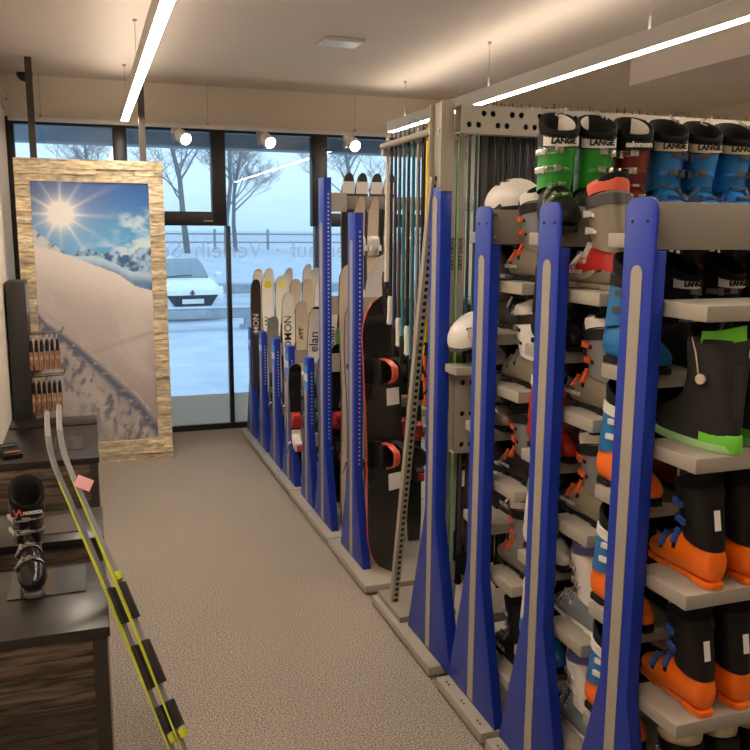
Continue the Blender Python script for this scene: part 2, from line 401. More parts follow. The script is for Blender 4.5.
# ------------------------------------------------------------------ ceiling fittings
LAMP = mat('lamp_diffuser', (1, 1, 1), .5, emit=(1.0, .84, .68), estr=32.0)
UPLIGHT_ADD = mat('added_uplight', (1, 1, 1), .5, emit=(1.0, .84, .68), estr=5.5)  # added glow for the housing tops, only there to brighten the ceiling
HOUS = C('lamp_housing', (.62, .60, .57), .4)
def linear_light(x0, x1, y0, y1, label, wires):
    t = thing('linear_light', label, 'light', ((x0+x1)/2, (y0+y1)/2, 2.5), group='long pendant strip lights')
    hx, hy = (x1-x0)/2, (y1-y0)/2
    part('housing', MB().box(-hx, hx, -hy, hy, .004, .078).box(-hx, -hx+.006, -hy, hy, 0, .004).box(hx-.006, hx, -hy, hy, 0, .004), HOUS, t)
    part('diffuser', MB().box(-hx+.006, hx-.006, -hy+.003, hy-.003, -.001, .0035), LAMP, t, smooth=0)
    part('added_uplight_strip', MB().box(-hx+.008, hx-.008, -hy+.003, hy-.003, .0785, .081), UPLIGHT_ADD, t, smooth=0)  # added upward strip, unseen from below, lifts the ceiling brightness
    for y in wires:
        w = part('wire', MB().cyl((0, y-(y0+y1)/2, .078), (0, y-(y0+y1)/2, CEIL-2.5), .0018, 5), GALV, t)
        part('wire_clip', MB().cyl((0, y-(y0+y1)/2, .078), (0, y-(y0+y1)/2, .14), .006, 8), GALV, w)
        part('ceiling_cup', MB().cyl((0, y-(y0+y1)/2, .338), (0, y-(y0+y1)/2, .35), .012, 8), GALV, w)
linear_light(.288, .346, .1, 6.66, 'left long strip light, running above the counters towards the poster', (.6, 3.4, 5.03, 6.37))
linear_light(2.37, 2.434, .0, 6.6, 'right long strip light, hanging above the racks', (.4, 3.27, 4.84, 6.28))

det = thing('ceiling_sensor_box', 'flat white rectangular box fixed on the ceiling', 'sensor', (1.535, 5.13, CEIL))
part('housing', MB().box(-.125, .125, -.1, .1, -.018, 0), WHITE, det, .004); part('base', MB().box(-.11, .11, -.085, .085, -.021, -.018), WHITE, det)
cam_t = thing('dome_camera', 'black dome camera with white base on the ceiling at left', 'camera', (-.36, 6.8, CEIL))
part('base', MB().cyl((0, 0, -.03), (0, 0, 0), .06, 20), WHITE, cam_t)
dm = MB().loft([ell(0, 0, .058*math.cos(a), .058*math.cos(a), -.03-.06*math.sin(a), 20) for a in (0, .3, .6, .9, 1.2, 1.5)])
part('dome', dm, BLACK, cam_t)
sen = thing('wall_sensor', 'small round white sensor high on the left wall', 'sensor', (XL, 6.85, 2.62))
part('body', MB().cyl((0, 0, 0), (.03, 0, 0), .055, 20), WHITE, sen, .004); part('eye', MB().cyl((.03, 0, .02), (.036, 0, .02), .012, 10), BLACK, sen)

rail = thing('track_rail', 'white track rail hung on thin wires above the windows', 'rail', (0, 6.93, 2.5))
part('bar', MB().box(-.5, 3.3, -.017, .017, 0, .03), WHITE, rail)
for x in (-.27, .97, 2.2):
    part('wire', MB().cyl((x, 0, .03), (x, 0, CEIL-2.5), .002, 5).cyl((x, 0, .028), (x, 0, .05), .012, 8), GALV, rail)
SPOTL = mat('spot_lens', (1, 1, 1), .3, emit=(1.0, .88, .70), estr=30.0)
for x, nm in ((.765, 'leftmost white spotlight on the track rail above the windows'), (1.445, 'middle white spotlight of three on the track rail above windows'), (2.175, 'rightmost white spotlight on the track rail, beside the tall skis')):
    t = thing('track_spotlight', nm, 'spotlight', (x, 6.93, 2.5), group='track spotlights')
    part('bracket', MB().box(-.085, -.03, -.02, .02, -.05, 0).box(-.075, -.06, -.03, .01, -.11, -.05), GALV, t, .003)
    d = Vector((.42-.25*(x-.8), -1, -.45)).normalized(); c0 = Vector((-.005, -.03, -.07))
    h = part('lamp_head', MB().tube([c0-d*.075, c0-d*.07, c0+d*.06, c0+d*.065], [.042, .05, .053, .05], 20), WHITE, t)
    part('lens', MB().cyl(c0+d*.0655, c0+d*.068, .040, 20), SPOTL, h)

# ------------------------------------------------------------------ poster panel on two tubes
STONE = attr_mat('split_face', 'col', .85, bump=.8, nscale=16, stretch=(1, 1, 4), amt=.5)
def stone_strip(name, x0, x1, z0, z1, y0, y1, parent):
    mb = MB(); cols = []; z = z0; rnd = random.Random(int(1000*(x0+3*z0)))
    while z < z1-.004:
        h = min(rnd.choice((.03, .04, .05)), z1-z)
        if z1-(z+h) < .012: h = z1-z
        x = x0
        while x < x1-.004:
            w = min(rnd.uniform(.10, .3), x1-x)
            if x1-(x+w) < .04: w = x1-x
            mb.box(x, x+w-.0015, y0-rnd.uniform(.0, .026), y1, z, z+h-.002)
            v = rnd.uniform(.80, 1.25); wm = rnd.uniform(-.05, .05)
            cols += [(.80*v, (.675+wm*.6)*v, (.47+wm)*v)]*6
            x += w
        z += h
    me = mb.mesh(name, STONE, 0, 0); at = me.color_attributes.new('col', 'FLOAT_COLOR', 'CORNER')
    i = 0
    for p in me.polygons:
        for _ in p.loop_indices: at.data[i].color = (*cols[p.index], 1); i += 1
    return obj(name, me, parent)
pp = thing('poster_panel', 'tall panel with stone-look frame around a snowy mountain picture', 'poster panel', (.05, 6.30, 0))
px0, px1, pz1 = -.49, .50, 2.185
qx0, qx1, qz0, qz1 = -.392, .395, .155, 2.03
part('back_board', MB().box(px0+.005, px1-.005, .02, .10, 0.0, pz1), C('board_edge', (.32, .25, .17), .8), pp)
stone_strip('frame_strip', px0, qx0, .155, 2.03, -.005, .02, pp); stone_strip('frame_strip', qx1, px1, .155, 2.03, -.005, .02, pp)
stone_strip('frame_strip', px0, px1, 2.03, pz1, -.005, .02, pp); stone_strip('frame_strip', px0, px1, 0, .155, -.005, .02, pp)
def hsh(i, j, s=0):
    n = math.sin(i*127.1+j*311.7+s*74.7)*43758.5453
    return n-math.floor(n)
def vn(x, y, s=0):
    i, j = math.floor(x), math.floor(y); f, g = x-i, y-j; f = f*f*(3-2*f); g = g*g*(3-2*g)
    a = hsh(i, j, s)*(1-f)+hsh(i+1, j, s)*f; b = hsh(i, j+1, s)*(1-f)+hsh(i+1, j+1, s)*f
    return a*(1-g)+b*g
def fbm(x, y, s=0): return vn(x, y, s)*.5+vn(2*x, 2*y, s+1)*.25+vn(4*x, 4*y, s+2)*.15+vn(8*x, 8*y, s+3)*.1
def mixc(a, b, t): t = max(0, min(1, t)); return tuple(a[i]*(1-t)+b[i]*t for i in range(3))
def sstep(a, b, x): t = max(0, min(1, (x-a)/(b-a))); return t*t*(3-2*t)
def pw(u, pts):
    if u <= pts[0][0]: return pts[0][1]
    for (a, b), (c, d) in zip(pts, pts[1:]):
        if u <= c: t = (u-a)/(c-a); return b+(d-b)*t
    return pts[-1][1]
def picture(u, v):                      # u to the right, v downwards, both 0..1; colours of the printed photograph
    A = 2.38
    dx, dy = u-.235, (v-.118)*A
    r = math.hypot(dx, dy); th = math.atan2(dy, dx)
    sky = mixc((.02, .10, .34), (.08, .34, .66), sstep(.02, .24, v))
    cl = sstep(.50, .74, fbm(u*5+2, v*22, 9))*sstep(.6, .85, u)*sstep(.08, .14, v)*.8
    sky = mixc(sky, (.66, .78, .86), max(cl*.8, .8*sstep(.17, .235, v+.01*math.sin(u*9))*sstep(.25, .9, u)*sstep(.35, .6, fbm(u*5, v*30, 2))))
    rays = sum(math.exp(-(math.sin((th-a)*.5)/w)**2)*g for a, w, g in ((.05, .03, 1), (.55, .028, .7), (1.05, .03, 1), (1.6, .025, .6), (2.1, .035, .9), (2.7, .028, .7), (3.14, .035, .9), (-.5, .03, .8), (-1.0, .028, .6), (-1.55, .03, .9), (-2.1, .025, .6), (-2.6, .035, .9)))
    glow = math.exp(-(r/.11)**2)*1.2+rays*math.exp(-(r/.17))*.9+.38*math.exp(-r/.2)
    c = mixc(sky, (.98, .95, .86), glow)
    n1 = fbm(u*30, 3, 2)-.5
    ridge = pw(u, [(0, .30), (.30, .275), (.36, .255), (.42, .236), (.5, .258), (.58, .268), (.66, .25), (.74, .275), (.8, .27), (.9, .245), (1, .24)])+.012*n1
    ridge2 = pw(u, [(0, .3), (.3, .272), (.5, .275), (.62, .29), (.8, .33), (1, .345)])+.006*n1
    edge = pw(u, [(0, .235), (.10, .245), (.27, .268), (.5, .308), (.7, .342), (.85, .39), (1, .408)])
    left = pw(u, [(0, .172), (.06, .195), (.15, .225), (.27, .268), (.3, .3)])
    if v > ridge:
        rock = fbm(u*24+v*20, v*46, 4)
        c = mixc((.05, .13, .29), (.36, .54, .76), sstep(.36, .66, rock+.3*(v-ridge)))
    if v > ridge2:
        c = mixc((.46, .62, .80), (.07, .19, .42), sstep(.004, .045, v-ridge2)*(.55+.6*fbm(u*8, v*30, 6)))
    if u < .3 and v > left:
        c = mixc((.06, .13, .26), (.55, .60, .66), sstep(.3, .62, fbm(u*20, v*60+u*30, 8)+.9*(v-left)*6))
    if v > edge:
        d = v-edge
        c = mixc((.70, .66, .64), (.50, .45, .43), sstep(0, .2, d))
        c = mixc(c, (.33, .30, .30), sstep(.55, 1, v)*.85)
        c = mixc(c, (.62, .58, .55), .5*sstep(.45, .65, fbm(u*2.2+v*2, v*10-u*5, 5))*sstep(.02, .1, d))
        t = v-pw(u, [(0, .50), (.06, .54), (.2, .585), (.35, .645), (.55, .735), (.83, .865), (1, .975)])
        w = .016+.022*u
        ch = fbm(u*24+v*10, v*70, 7)
        c = mixc(c, (.10, .125, .20), math.exp(-(t/w)**2)*sstep(.30, .56, ch+.10)*.95)
        c = mixc(c, (.62, .55, .50), .7*math.exp(-((t+.028+.02*u)/.010)**2)*sstep(.3, .6, ch))
        if t > .01:
            g = fbm(u*22-v*7, v*40+u*14, 11)
            c = mixc(c, (.13, .14, .19), .85*sstep(.50, .66, g)*(1-sstep(.10, .34, t)))
            c = mixc(c, (.55, .49, .45), .5*sstep(.56, .36, g)*sstep(.0, .1, t)*.6)
        if t < -.03: c = mixc(c, (.40, .35, .33), .55*math.exp(-((v-(.70-.13*u))/.010)**2)*sstep(.35, .5, u))
    return c
NX, NZ = 110, 250
pm = MB(); pm.v = [(qx0+(qx1-qx0)*i/NX, -.0, qz1-(qz1-qz0)*j/NZ) for j in range(NZ+1) for i in range(NX+1)]
pm.f = [[j*(NX+1)+i, j*(NX+1)+i+1, (j+1)*(NX+1)+i+1, (j+1)*(NX+1)+i] for j in range(NZ) for i in range(NX)]; pm.mi = [0]*len(pm.f)
me = bpy.data.meshes.new('picture'); me.from_pydata(pm.v, [], pm.f); me.materials.append(attr_mat('printed_picture', 'col', .45, spec=.3))
at = me.color_attributes.new('col', 'FLOAT_COLOR', 'POINT')
buf = []
for j in range(NZ+1):
    for i in range(NX+1): buf += [*(min(.92, q*1.2) for q in picture(i/NX, j/NZ)), 1]
at.data.foreach_set('color', buf)
obj('picture', me, pp)
TUBE = C('brown_tube', (.055, .042, .032), .4)
for x in (-.36, .37):
    part('hanging_tube', MB().box(x-.022, x+.022, .03, .074, pz1, CEIL), TUBE, pp)

# ------------------------------------------------------------------ counters at left
RUST = rustic_mat(); TOP = C('black_top', (.014, .012, .011), .3, noise=.25, nscale=9); PLATE = C('glass_plate', (.045, .042, .038), .12)
HB = .45
def bench(y0, y1, label, plate=None, name='fitting_bench', h=HB):
    t = thing(name, label, 'bench', (-.26, (y0+y1)/2, 0), group='low fitting benches along the left wall')
    yy = (y1-y0)/2; x0, x1 = XL+.005+.26, .012+.26
    part('bench_top', MB().box(x0, x1, -yy, yy, h-.035, h), TOP, t, .003)
    bb = MB().box(x0+.008, x1-.058, -yy+.016, yy-.016, 0, h-.036); zz = 0
    for hh in (.10, .085, .11, .12):
        bb.box(x0+.005, x1-.055, -yy+.012, yy-.012, zz+.001, min(zz+hh, h-.035)-.002); zz += hh
    part('bench_body', bb, RUST, t)
    part('corner_post', MB().box(x1-.055, x1-.01, -yy+.009, yy-.009, 0, h-.035), C('dark_edge', (.03, .026, .022), .5), t)
    part('side_panel', MB().box(x1-.01, x1-.004, -yy+.009, yy-.009, 0, h-.035), C('pale_edge', (.30, .25, .2), .6), t)
    if plate: part('inset_plate', MB().box(plate[0]+.26, plate[1]+.26, plate[2]-(y0+y1)/2, plate[3]-(y0+y1)/2, h, h+.004), PLATE, t)
    return t
bench(2.62, 3.19, 'nearest low bench with black top and weathered plank front', (-.315, -.06, 2.92, 3.16))
bench(3.46, 3.86, 'second low bench, just behind the nearest one', (-.3, -.08, 3.55, 3.78))
bench(4.75, 5.58, 'long third low bench with the card terminal on it', (-.24, -.07, 4.95, 5.3))
bench(5.63, 5.88, 'narrow farthest low bench in front of the hanging packs', None)
tm = thing('card_terminal', 'small black card terminal with orange strip on the third bench', 'terminal', (-.46, 4.93, HB), .3)
part('body', MB().prism([(0, 0), (.16, 0), (.16, .055), (0, .025)], lambda a, b, d: Vector((d, a-.08, b)), -.05, .05), BLACK, tm, .004)
part('screen', MB().box(-.035, .035, .02, .065, .0475, .05), C('screen_glass', (.06, .07, .08), .1), tm)
part('side_strip', MB().box(-.04, .04, -.06, -.045, .033, .0355), C('orange_strip', (.6, .18, .03), .4), tm)

# hanging packs on a dark display panel
dp = thing('display_panel', 'dark upright display panel with chrome hooks by the left wall', 'display', (-.45, 5.98, 0))
part('panel', MB().box(-.065, .055, -.02, .27, 0, 1.36), C('panel_dark', (.022, .02, .019), .5), dp, .004)
part('header_card', MB().box(.0555, .058, -.01, .25, 1.14, 1.34), C('header_grey', (.30, .29, .28), .5), dp)
for z in (1.0, .71):
    for yy in (.03, .12):
        part('hook', MB().tube([(.05, yy, z), (.26, yy, z+.008), (.275, yy, z+.04)], .004, 6), STEEL, dp)
CARDB = C('card_brown', (.36, .17, .085), .6, noise=.2, nscale=40)
proto = None
ordn = ['first', 'second', 'third', 'fourth', 'fifth', 'sixth']
for row, z in (('upper', 1.0), ('lower', .71)):
    for k in range(6):
        if proto is None:
            g = thing('hanging_pack', '', 'pack'); proto = g
            part('card', MB().box(-.0115, .0115, -.045, .055, -.235, -.11), CARDB, g, .003)
            part('pouch', MB().prism([(-.011, -.11), (.011, -.11), (.008, -.045), (-.002, -.03), (-.008, -.045)], lambda x, z_, d: Vector((x, d, z_)), -.04, .05), BLACK, g)
            part('tie', MB().tube([(-.002, .005, -.035), (-.002, -.006, -.012), (0, 0, .006), (.002, .006, -.012)], .0022, 5), WHITE, g)
            part('price_label', MB().box(-.008, .008, -.0465, -.045, -.165, -.14), C('label_tan', (.55, .36, .22), .7), g)
        else: g = copy_tree(proto)
        tag(g, 'hanging pack with brown card, %s from the panel in the %s row' % (ordn[k], row), 'pack', 'small packs hanging on hooks')
        g.location = (-.385+.0335*k, 5.98+.03, z-.003+.0012*k)

# ------------------------------------------------------------------ ski boots
LATERAL = -1
def shell_rings(sc_=1.0):
    st = [(-.004, .020, .05, .09), (.004, .034, .024, .135), (.02, .041, .017, .152), (.055, .043, .015, .162), (.10, .0435, .015, .170), (.13, .0445, .015, .155),
          (.16, .047, .015, .133), (.20, .050, .015, .110), (.235, .0485, .016, .097), (.265, .042, .018, .085), (.287, .031, .022, .073), (.299, .016, .03, .06)]
    return st
def shell_top(y):
    st = shell_rings()
    for a, b in zip(st, st[1:]):
        if a[0] <= y <= b[0]:
            t = (y-a[0])/(b[0]-a[0]); return [a[i]*(1-t)+b[i]*t for i in range(4)]
def cuff_at(z):
    t = (z-.1)/.2
    return .061+.045*t, .0495+.0085*t, .069+.006*t      # centre y, rx, ry
BOOTS = {}
def boot_parts(key, S):
    """the meshes of one kind of boot: list of (name, mesh, matrix or None, parent index)"""
    if key in BOOTS: return BOOTS[key]
    L = []
    sh = MB()
    rings = []
    for y, w, zb, zt in shell_rings():
        zc, hz = (zb+zt)/2, (zt-zb)/2; R = []
        for k in range(20):
            a = 2*PI*k/20+PI/20; c, s_ = math.cos(a), math.sin(a)
            e = 2.8
            taper = 1-.18*max(0, s_)
            R.append(Vector((math.copysign(abs(c)**(2/e), c)*w*taper, y, zc+math.copysign(abs(s_)**(2/2.3), s_)*hz)))
        rings.append(R)
    sh.loft(rings)
    # ankle bulge, heel ridge
    L.append(('shell', sh.mesh('shell', S['shell'], 0, 50)))
    if S.get('toe'):
        tp = MB(); rr = []
        for y in (.225, .235, .255, .275, .289, .3005):
            a = shell_top(min(y, .2989)); y, (w, zb, zt) = y, (a[1]+.0015, a[2]-.001, a[3]+.0015)
            zc, hz = (zb+zt)/2, (zt-zb)/2
            rr.append([Vector((math.copysign(abs(math.cos(t))**(2/2.8), math.cos(t))*w, y, zc+math.copysign(abs(math.sin(t))**(2/2.3), math.sin(t))*hz)) for t in [2*PI*k/20+PI/20 for k in range(20)]])
        L.append(('toe_cap', tp.loft(rr).mesh('toe_cap', S['toe'], 0, 50)))
    if S.get('rand'):          # lower band of another colour along the side
        rd = MB(); rr = []
        for y, w, zb, zt in shell_rings()[1:-1]:
            zc, hz = (zb+zt)/2, (zt-zb)/2; R = []
            for k in range(11):
                a = PI+PI*k/10; c, s_ = math.cos(a), math.sin(a)
                zz = zc+math.copysign(abs(s_)**(2/2.3), s_)*hz
                zlim = .05+.02*math.sin(y*30)
                R.append(Vector((math.copysign(abs(c)**(2/2.8), c)*(w+.0018), y, min(zz+.004, zlim) if k in (0, 10) else zz-.0005)))
            rr.append(R)
        L.append(('rand', rd.loft(rr, False, False, closed=False).mesh('rand', S['rand'], 0, 60)))
    cu = MB(); rr = []
    for i, z in enumerate((.130, .142, .168, .20, .24, .275, .298)):
        cy, rx, ry = cuff_at(z); tl = .012-.030*i/6
        rr.append(ell(0, cy, rx, ry, z, 28, tilt=tl, ex=2.3))
    rin = [Vector((p.x*.93, cuff_at(.298)[0]+(p.y-cuff_at(.298)[0])*.93, p.z-.004)) for p in rr[-1]]
    cu.loft(rr+[rin], False, False)
    if S.get('spine'):
        pass
    L.append(('cuff', cu.mesh('cuff', S['cuff'], 0, 50)))
    li = MB(); rr = []
    for z, g in ((.285, .90), (.300, .97), (.318, 1.03), (.330, 1.04), (.337, .98), (.333, .84), (.31, .74), (.24, .68), (.18, .62)):
        cy, rx, ry = cuff_at(min(z, .32)); rr.append(ell(0, cy, rx*g, ry*g, z, 28, tilt=-.036 if z > .305 else -.022 if z > .25 else 0, ex=2.2))
    li.loft(rr, False, True)
    L.append(('liner', li.mesh('liner', S['liner'], 0, 60)))
    if S.get('inner'):
        inn = MB(); rr = []
        for z, g in ((.331, .825), (.31, .73), (.27, .69)):
            cy, rx, ry = cuff_at(min(z, .32)); rr.append([Vector((rx*g*math.cos(a), cy+ry*g*math.sin(a), z-.036*math.sin(a)+.001)) for a in [-PI*.42+PI*1.0*k/14-.0 for k in range(15)]])
        L.append(('inner_lining', inn.loft(rr, False, False, closed=False).mesh('inner_lining', S['inner'], 0, 60)))
    if S.get('tongue'):
        tg = MB(); rr = []
        for z, g, hw in ((.235, .98, .9), (.29, .97, .9), (.325, .97, .85), (.340+S.get('tz', 0), .99, .75), (.345+S.get('tz', 0), .99, .5)):
            cy, rx, ry = cuff_at(min(z, .32)); o_, i_ = [], []
            for k in range(9):
                a = PI/2+hw*(k-4)/4
                dz = -.012*((k-4)/4)**2 if z > .3 else 0
                o_.append(Vector((rx*g*math.cos(a), cy+ry*g*math.sin(a), z+dz))); i_.append(Vector((rx*(g-.12)*math.cos(a), cy+ry*(g-.12)*math.sin(a), z+dz-.002)))
            rr.append(o_+i_[::-1])
        L.append(('tongue', tg.loft(rr).mesh('tongue', S['tongue'], 0, 60)))
    if S.get('collar'):        # pale lining round the back of the opening
        cl = MB(); rr = []
        for z, g in ((.300, 1.035), (.325, 1.07), (.338, 1.05), (.340, .98)):
            cy, rx, ry = cuff_at(min(z, .32)); R = []
            for k in range(17):
                a = PI*1.0+PI*k/16-.3+.6*0
                R.append(Vector((rx*g*math.cos(a), cy+ry*g*math.sin(a), z+.016-.016*0-.010*abs((k-8)/8)**2*2)))
            rr.append(R)
        L.append(('collar', cl.loft(rr, False, False, closed=False).mesh('collar', S['collar'], 0, 60)))
    st = MB()
    rr = [ell(0, *[cuff_at(z)[0]], cuff_at(z)[1]*g, cuff_at(z)[2]*g, z, 28, tilt=-.010, ex=2.3) for z, g in ((.262, 1.015), (.262, 1.055), (.297, 1.06), (.299, 1.01))]
    st.loft(rr, False, False)
    L.append(('power_strap', st.mesh('power_strap', S['strap'], 0, 40)))
    def arc_cuff(z, m):
        b = MB(); cy, rx, ry = cuff_at(z); g = 1.045
        a0, a1 = PI*.12, PI*1.02
        pr = []
        for k in range(11):
            a = a0+(a1-a0)*k/10
            p = [Vector((LATERAL*-1*0+rx*gg*math.cos(a), cy+ry*gg*math.sin(a), z+dz+.006*math.sin(a))) for gg, dz in ((g-.04, -.006), (g+.03, -.006), (g+.03, .006), (g-.04, .006))]
            pr.append(p)
        b.loft(pr)
        # lever at the outer side with a wire loop to the ratchet
        a = PI*.86
        P = Vector((rx*1.12*math.cos(a), cy+ry*1.12*math.sin(a), z+.004)); tdir = Vector((-rx*math.sin(a), ry*math.cos(a), 0)).normalized(); nrm = Vector((math.cos(a)/rx, math.sin(a)/ry, 0)).normalized()
        M = frameM(tdir, (0, 0, 1), tdir.cross(Vector((0, 0, 1))), P)
        b.box(-.026, .024, -.009, .009, -.006, .005, 1, M)
        b.box(-.034, -.024, -.012, .012, -.007, .007, 1, M)
        a2 = PI*.55
        Q = Vector((rx*1.1*math.cos(a2), cy+ry*1.1*math.sin(a2), z+.008))
        b.tube([P+tdir*-.02+nrm*.004+Vector((0, 0, .009)), (P+Q)/2+nrm*.016+Vector((0, 0, .008)), Q+Vector((0, .004, .008)), Q+Vector((0, .004, -.008)), (P+Q)/2+nrm*.016+Vector((0, 0, -.008)), P+tdir*-.02+nrm*.004+Vector((0, 0, -.009))], .0022, 6, 1)
        M2 = frameM((-1, 0, 0), (0, 0, 1), (0, 1, 0), Q); b.box(-.013, .013, -.010, .010, -.004, .005, 1, M2)
        return b.mesh('buckle', m, .0012, 40)
    def arc_shell(y, m):
        b = MB(); _, w, zb, zt = shell_top(y); zc, hz = (zb+zt)/2, (zt-zb)/2; pr = []
        def pt(a, g, yy): 
            c, s_ = math.cos(a), math.sin(a)
            return Vector((math.copysign(abs(c)**(2/2.8), c)*w*(1-.18*max(0, s_))*g, yy, zc+math.copysign(abs(s_)**(2/2.3), s_)*hz*g))
        for k in range(11):
            a = PI*(.14+.84*k/10)
            pr.append([pt(a, 1.0, y-.008), pt(a, 1.06, y-.008), pt(a, 1.06, y+.008), pt(a, 1.0, y+.008)])
        b.loft(pr)
        a = PI*.80; P = pt(a, 1.1, y); td = (pt(a+.1, 1.1, y)-pt(a-.1, 1.1, y)).normalized(); 
        M = frameM(td, (0, 1, 0), td.cross(Vector((0, 1, 0))), P)
        b.box(-.024, .022, -.010, .010, -.005, .006, 1, M); b.box(-.032, -.022, -.012, .012, -.006, .007, 1, M)
        Q = pt(PI*.48, 1.1, y)
        b.tube([P+Vector((0, -.009, .006)), Q+Vector((-.012, -.009, .006)), Q+Vector((0, -.008, .004)), Q+Vector((0, .008, .004)), Q+Vector((-.012, .009, .006)), P+Vector((0, .009, .006))], .0022, 6, 1)
        M2 = frameM((1, 0, 0), (0, 1, 0), (0, 0, 1), Q); b.box(-.012, .012, -.010, .010, -.003, .006, 1, M2)
        return b.mesh('buckle', m, .0012, 40)
    bmats = [S.get('bstrap', S['cuff']), S['buckle']]
    for z in (.238, .185): L.append(('buckle', arc_cuff(z, bmats)))
    for y in (.150, .205): L.append(('buckle', arc_shell(y, bmats)))
    so = MB()
    def lug(y0, y1, w0, w1, z1):
        out = [(-w0, y0+.012), (-w0*.6, y0), (w0*.6, y0), (w0, y0+.012), (w1, y1-.014), (w1*.6, y1), (-w1*.6, y1), (-w1, y1-.014)]
        so.prism(out, lambda x, y, d: Vector((x, y, d)), 0, z1)
    lug(-.006, .085, .031, .034, .019); lug(.195, .304, .0355, .028, .019)
    so.box(-.027, .027, .08, .2, .003, .019)
    L.append(('sole', so.mesh('sole', S['sole'], .002, 40)))
    if S.get('sticker'):
        def bk(z): return cuff_at(z)[0]-cuff_at(z)[2]+(.012-.030*(z-.13)/.168)*0-.0015
        L.append(('price_label', MB().loft([[Vector((x, bk(z)+dy, z)) for x, dy in ((-.016, 0), (.006, 0), (.006, -.0012), (-.016, -.0012))] for z in (.185, .215, .245)]).mesh('price_label', WHITEP)))
    if S.get('side_text'):
        L.append(('lettering', text_mesh(S['side_text'], .030, S.get('text_mat', WHITE), .001), frameM((0, -1, 0), (0, 0, 1), (-1, 0, 0), (-.0505, .205, .058))))
    if S.get('front_text'):
        z = .281; cy, rx, ry = cuff_at(z)
        def sup(a, g, e=2.3): return (math.copysign(abs(math.cos(a))**(2/e), math.cos(a))*rx*g, cy+math.copysign(abs(math.sin(a))**(2/e), math.sin(a))*ry*g)
        bd_ = MB(); rr_ = []
        for zz, ga, gb in ((z-.016, 1.03, 1.085), (z+.016, 1.03, 1.085)):
            ang = [PI*.17+PI*.66*k/14 for k in range(15)]
            rr_.append([Vector((*sup(a, gb), zz-.010*math.sin(a))) for a in ang]+[Vector((*sup(a, ga), zz-.010*math.sin(a))) for a in ang[::-1]])
        L.append(('strap_badge', bd_.loft(rr_).mesh('strap_badge', S.get('badge', WHITE), 0, 50)))
        L.append(('lettering', text_mesh(S['front_text'], S.get('fsize', .024), S.get('ftext', BLACK), .003, bold=.0008), frameM((-1, 0, 0), (0, 0, 1), (0, 1, 0), (S.get('fx', 0), cy+ry*1.08, z-.0105))))
        if S.get('logo'): L.append(('logo', text_mesh('N', .034, REDB, .003, shear=.3, bold=.001), frameM((-1, 0, 0), (0, 0, 1), (0, 1, 0), (-.030, cy+ry*1.06, z-.0085))))
    if S.get('loop'):
        cy, rx, ry = cuff_at(.32)
        L.append(('pull_loop', MB().tube([(-.02, cy-ry*.95, .33), (-.018, cy-ry*1.0, .36), (0, cy-ry*1.0, .372), (.018, cy-ry*1.0, .36), (.02, cy-ry*.95, .33)], .004, 6).mesh('pull_loop', BLACKF)))
    if S.get('lace'):
        cy, rx, ry = cuff_at(.32)
        L.append(('lace_loop', MB().tube([(.0, cy+ry*.9, .345), (.012, cy+ry*.5, .372), (-.004, cy+ry*.15, .362), (-.02, cy+ry*.45, .352), (-.012, cy+ry*.9, .34)], .0022, 5).mesh('lace_loop', C('lace_grey', (.35, .33, .3), .7))))
    BOOTS[key] = L
    return L
def put_boot(key, S, label, loc, rotz=0.0, mirror=False, group=None, scale=1.0):
    t = thing('ski_boot', label, 'boot', (loc[0], loc[1], loc[2]+.0008), rotz, group)
    t.scale = (-scale if mirror else scale, scale, scale)
    for e in boot_parts(key, S):
        if mirror and e[0] == 'lettering':
            M = e[2] @ Matrix.Scale(-1, 4, (1, 0, 0))
            obj(e[0], e[1], t, M=M)
        else: obj(e[0], e[1], t, M=e[2] if len(e) > 2 else None)
    return t
def P(n, rgb, rough=.3, **k): return C('boot_'+n, rgb, rough, **k)
ORG = P('orange', (.90, .165, .008)); BLK = P('black', (.009, .008, .008), .45, spec=.25); GRN = P('green', (.03, .30, .03)); BLU = P('blue', (.015, .16, .42))
RED = P('red', (.42, .02, .014)); TAUPE = P('taupe', (.22, .185, .13), .3); WHT = P('white', (.68, .65, .60), .35); SIL = P('silver', (.55, .54, .52), .25, metal=.8)
DRED = P('dark_red', (.16, .018, .012)); GRY = P('grey', (.16, .155, .15), .4); SMOKE = P('smoke', (.20, .24, .26), .2); ORB = P('orange_buckle', (.75, .12, .03), .35)
BLB = P('blue_buckle', (.03, .10, .40), .3); LIN = P('liner', (.010, .0095, .009), .9, spec=.2); LING = P('liner_grey', (.38, .35, .32), .8); TNW = P('tongue_white', (.62, .58, .52), .6)
CREAM = P('cream', (.62, .53, .36), .6); REDB = P('red_trim', (.62, .09, .05), .4); GOLD = P('gold', (.55, .42, .10), .4)
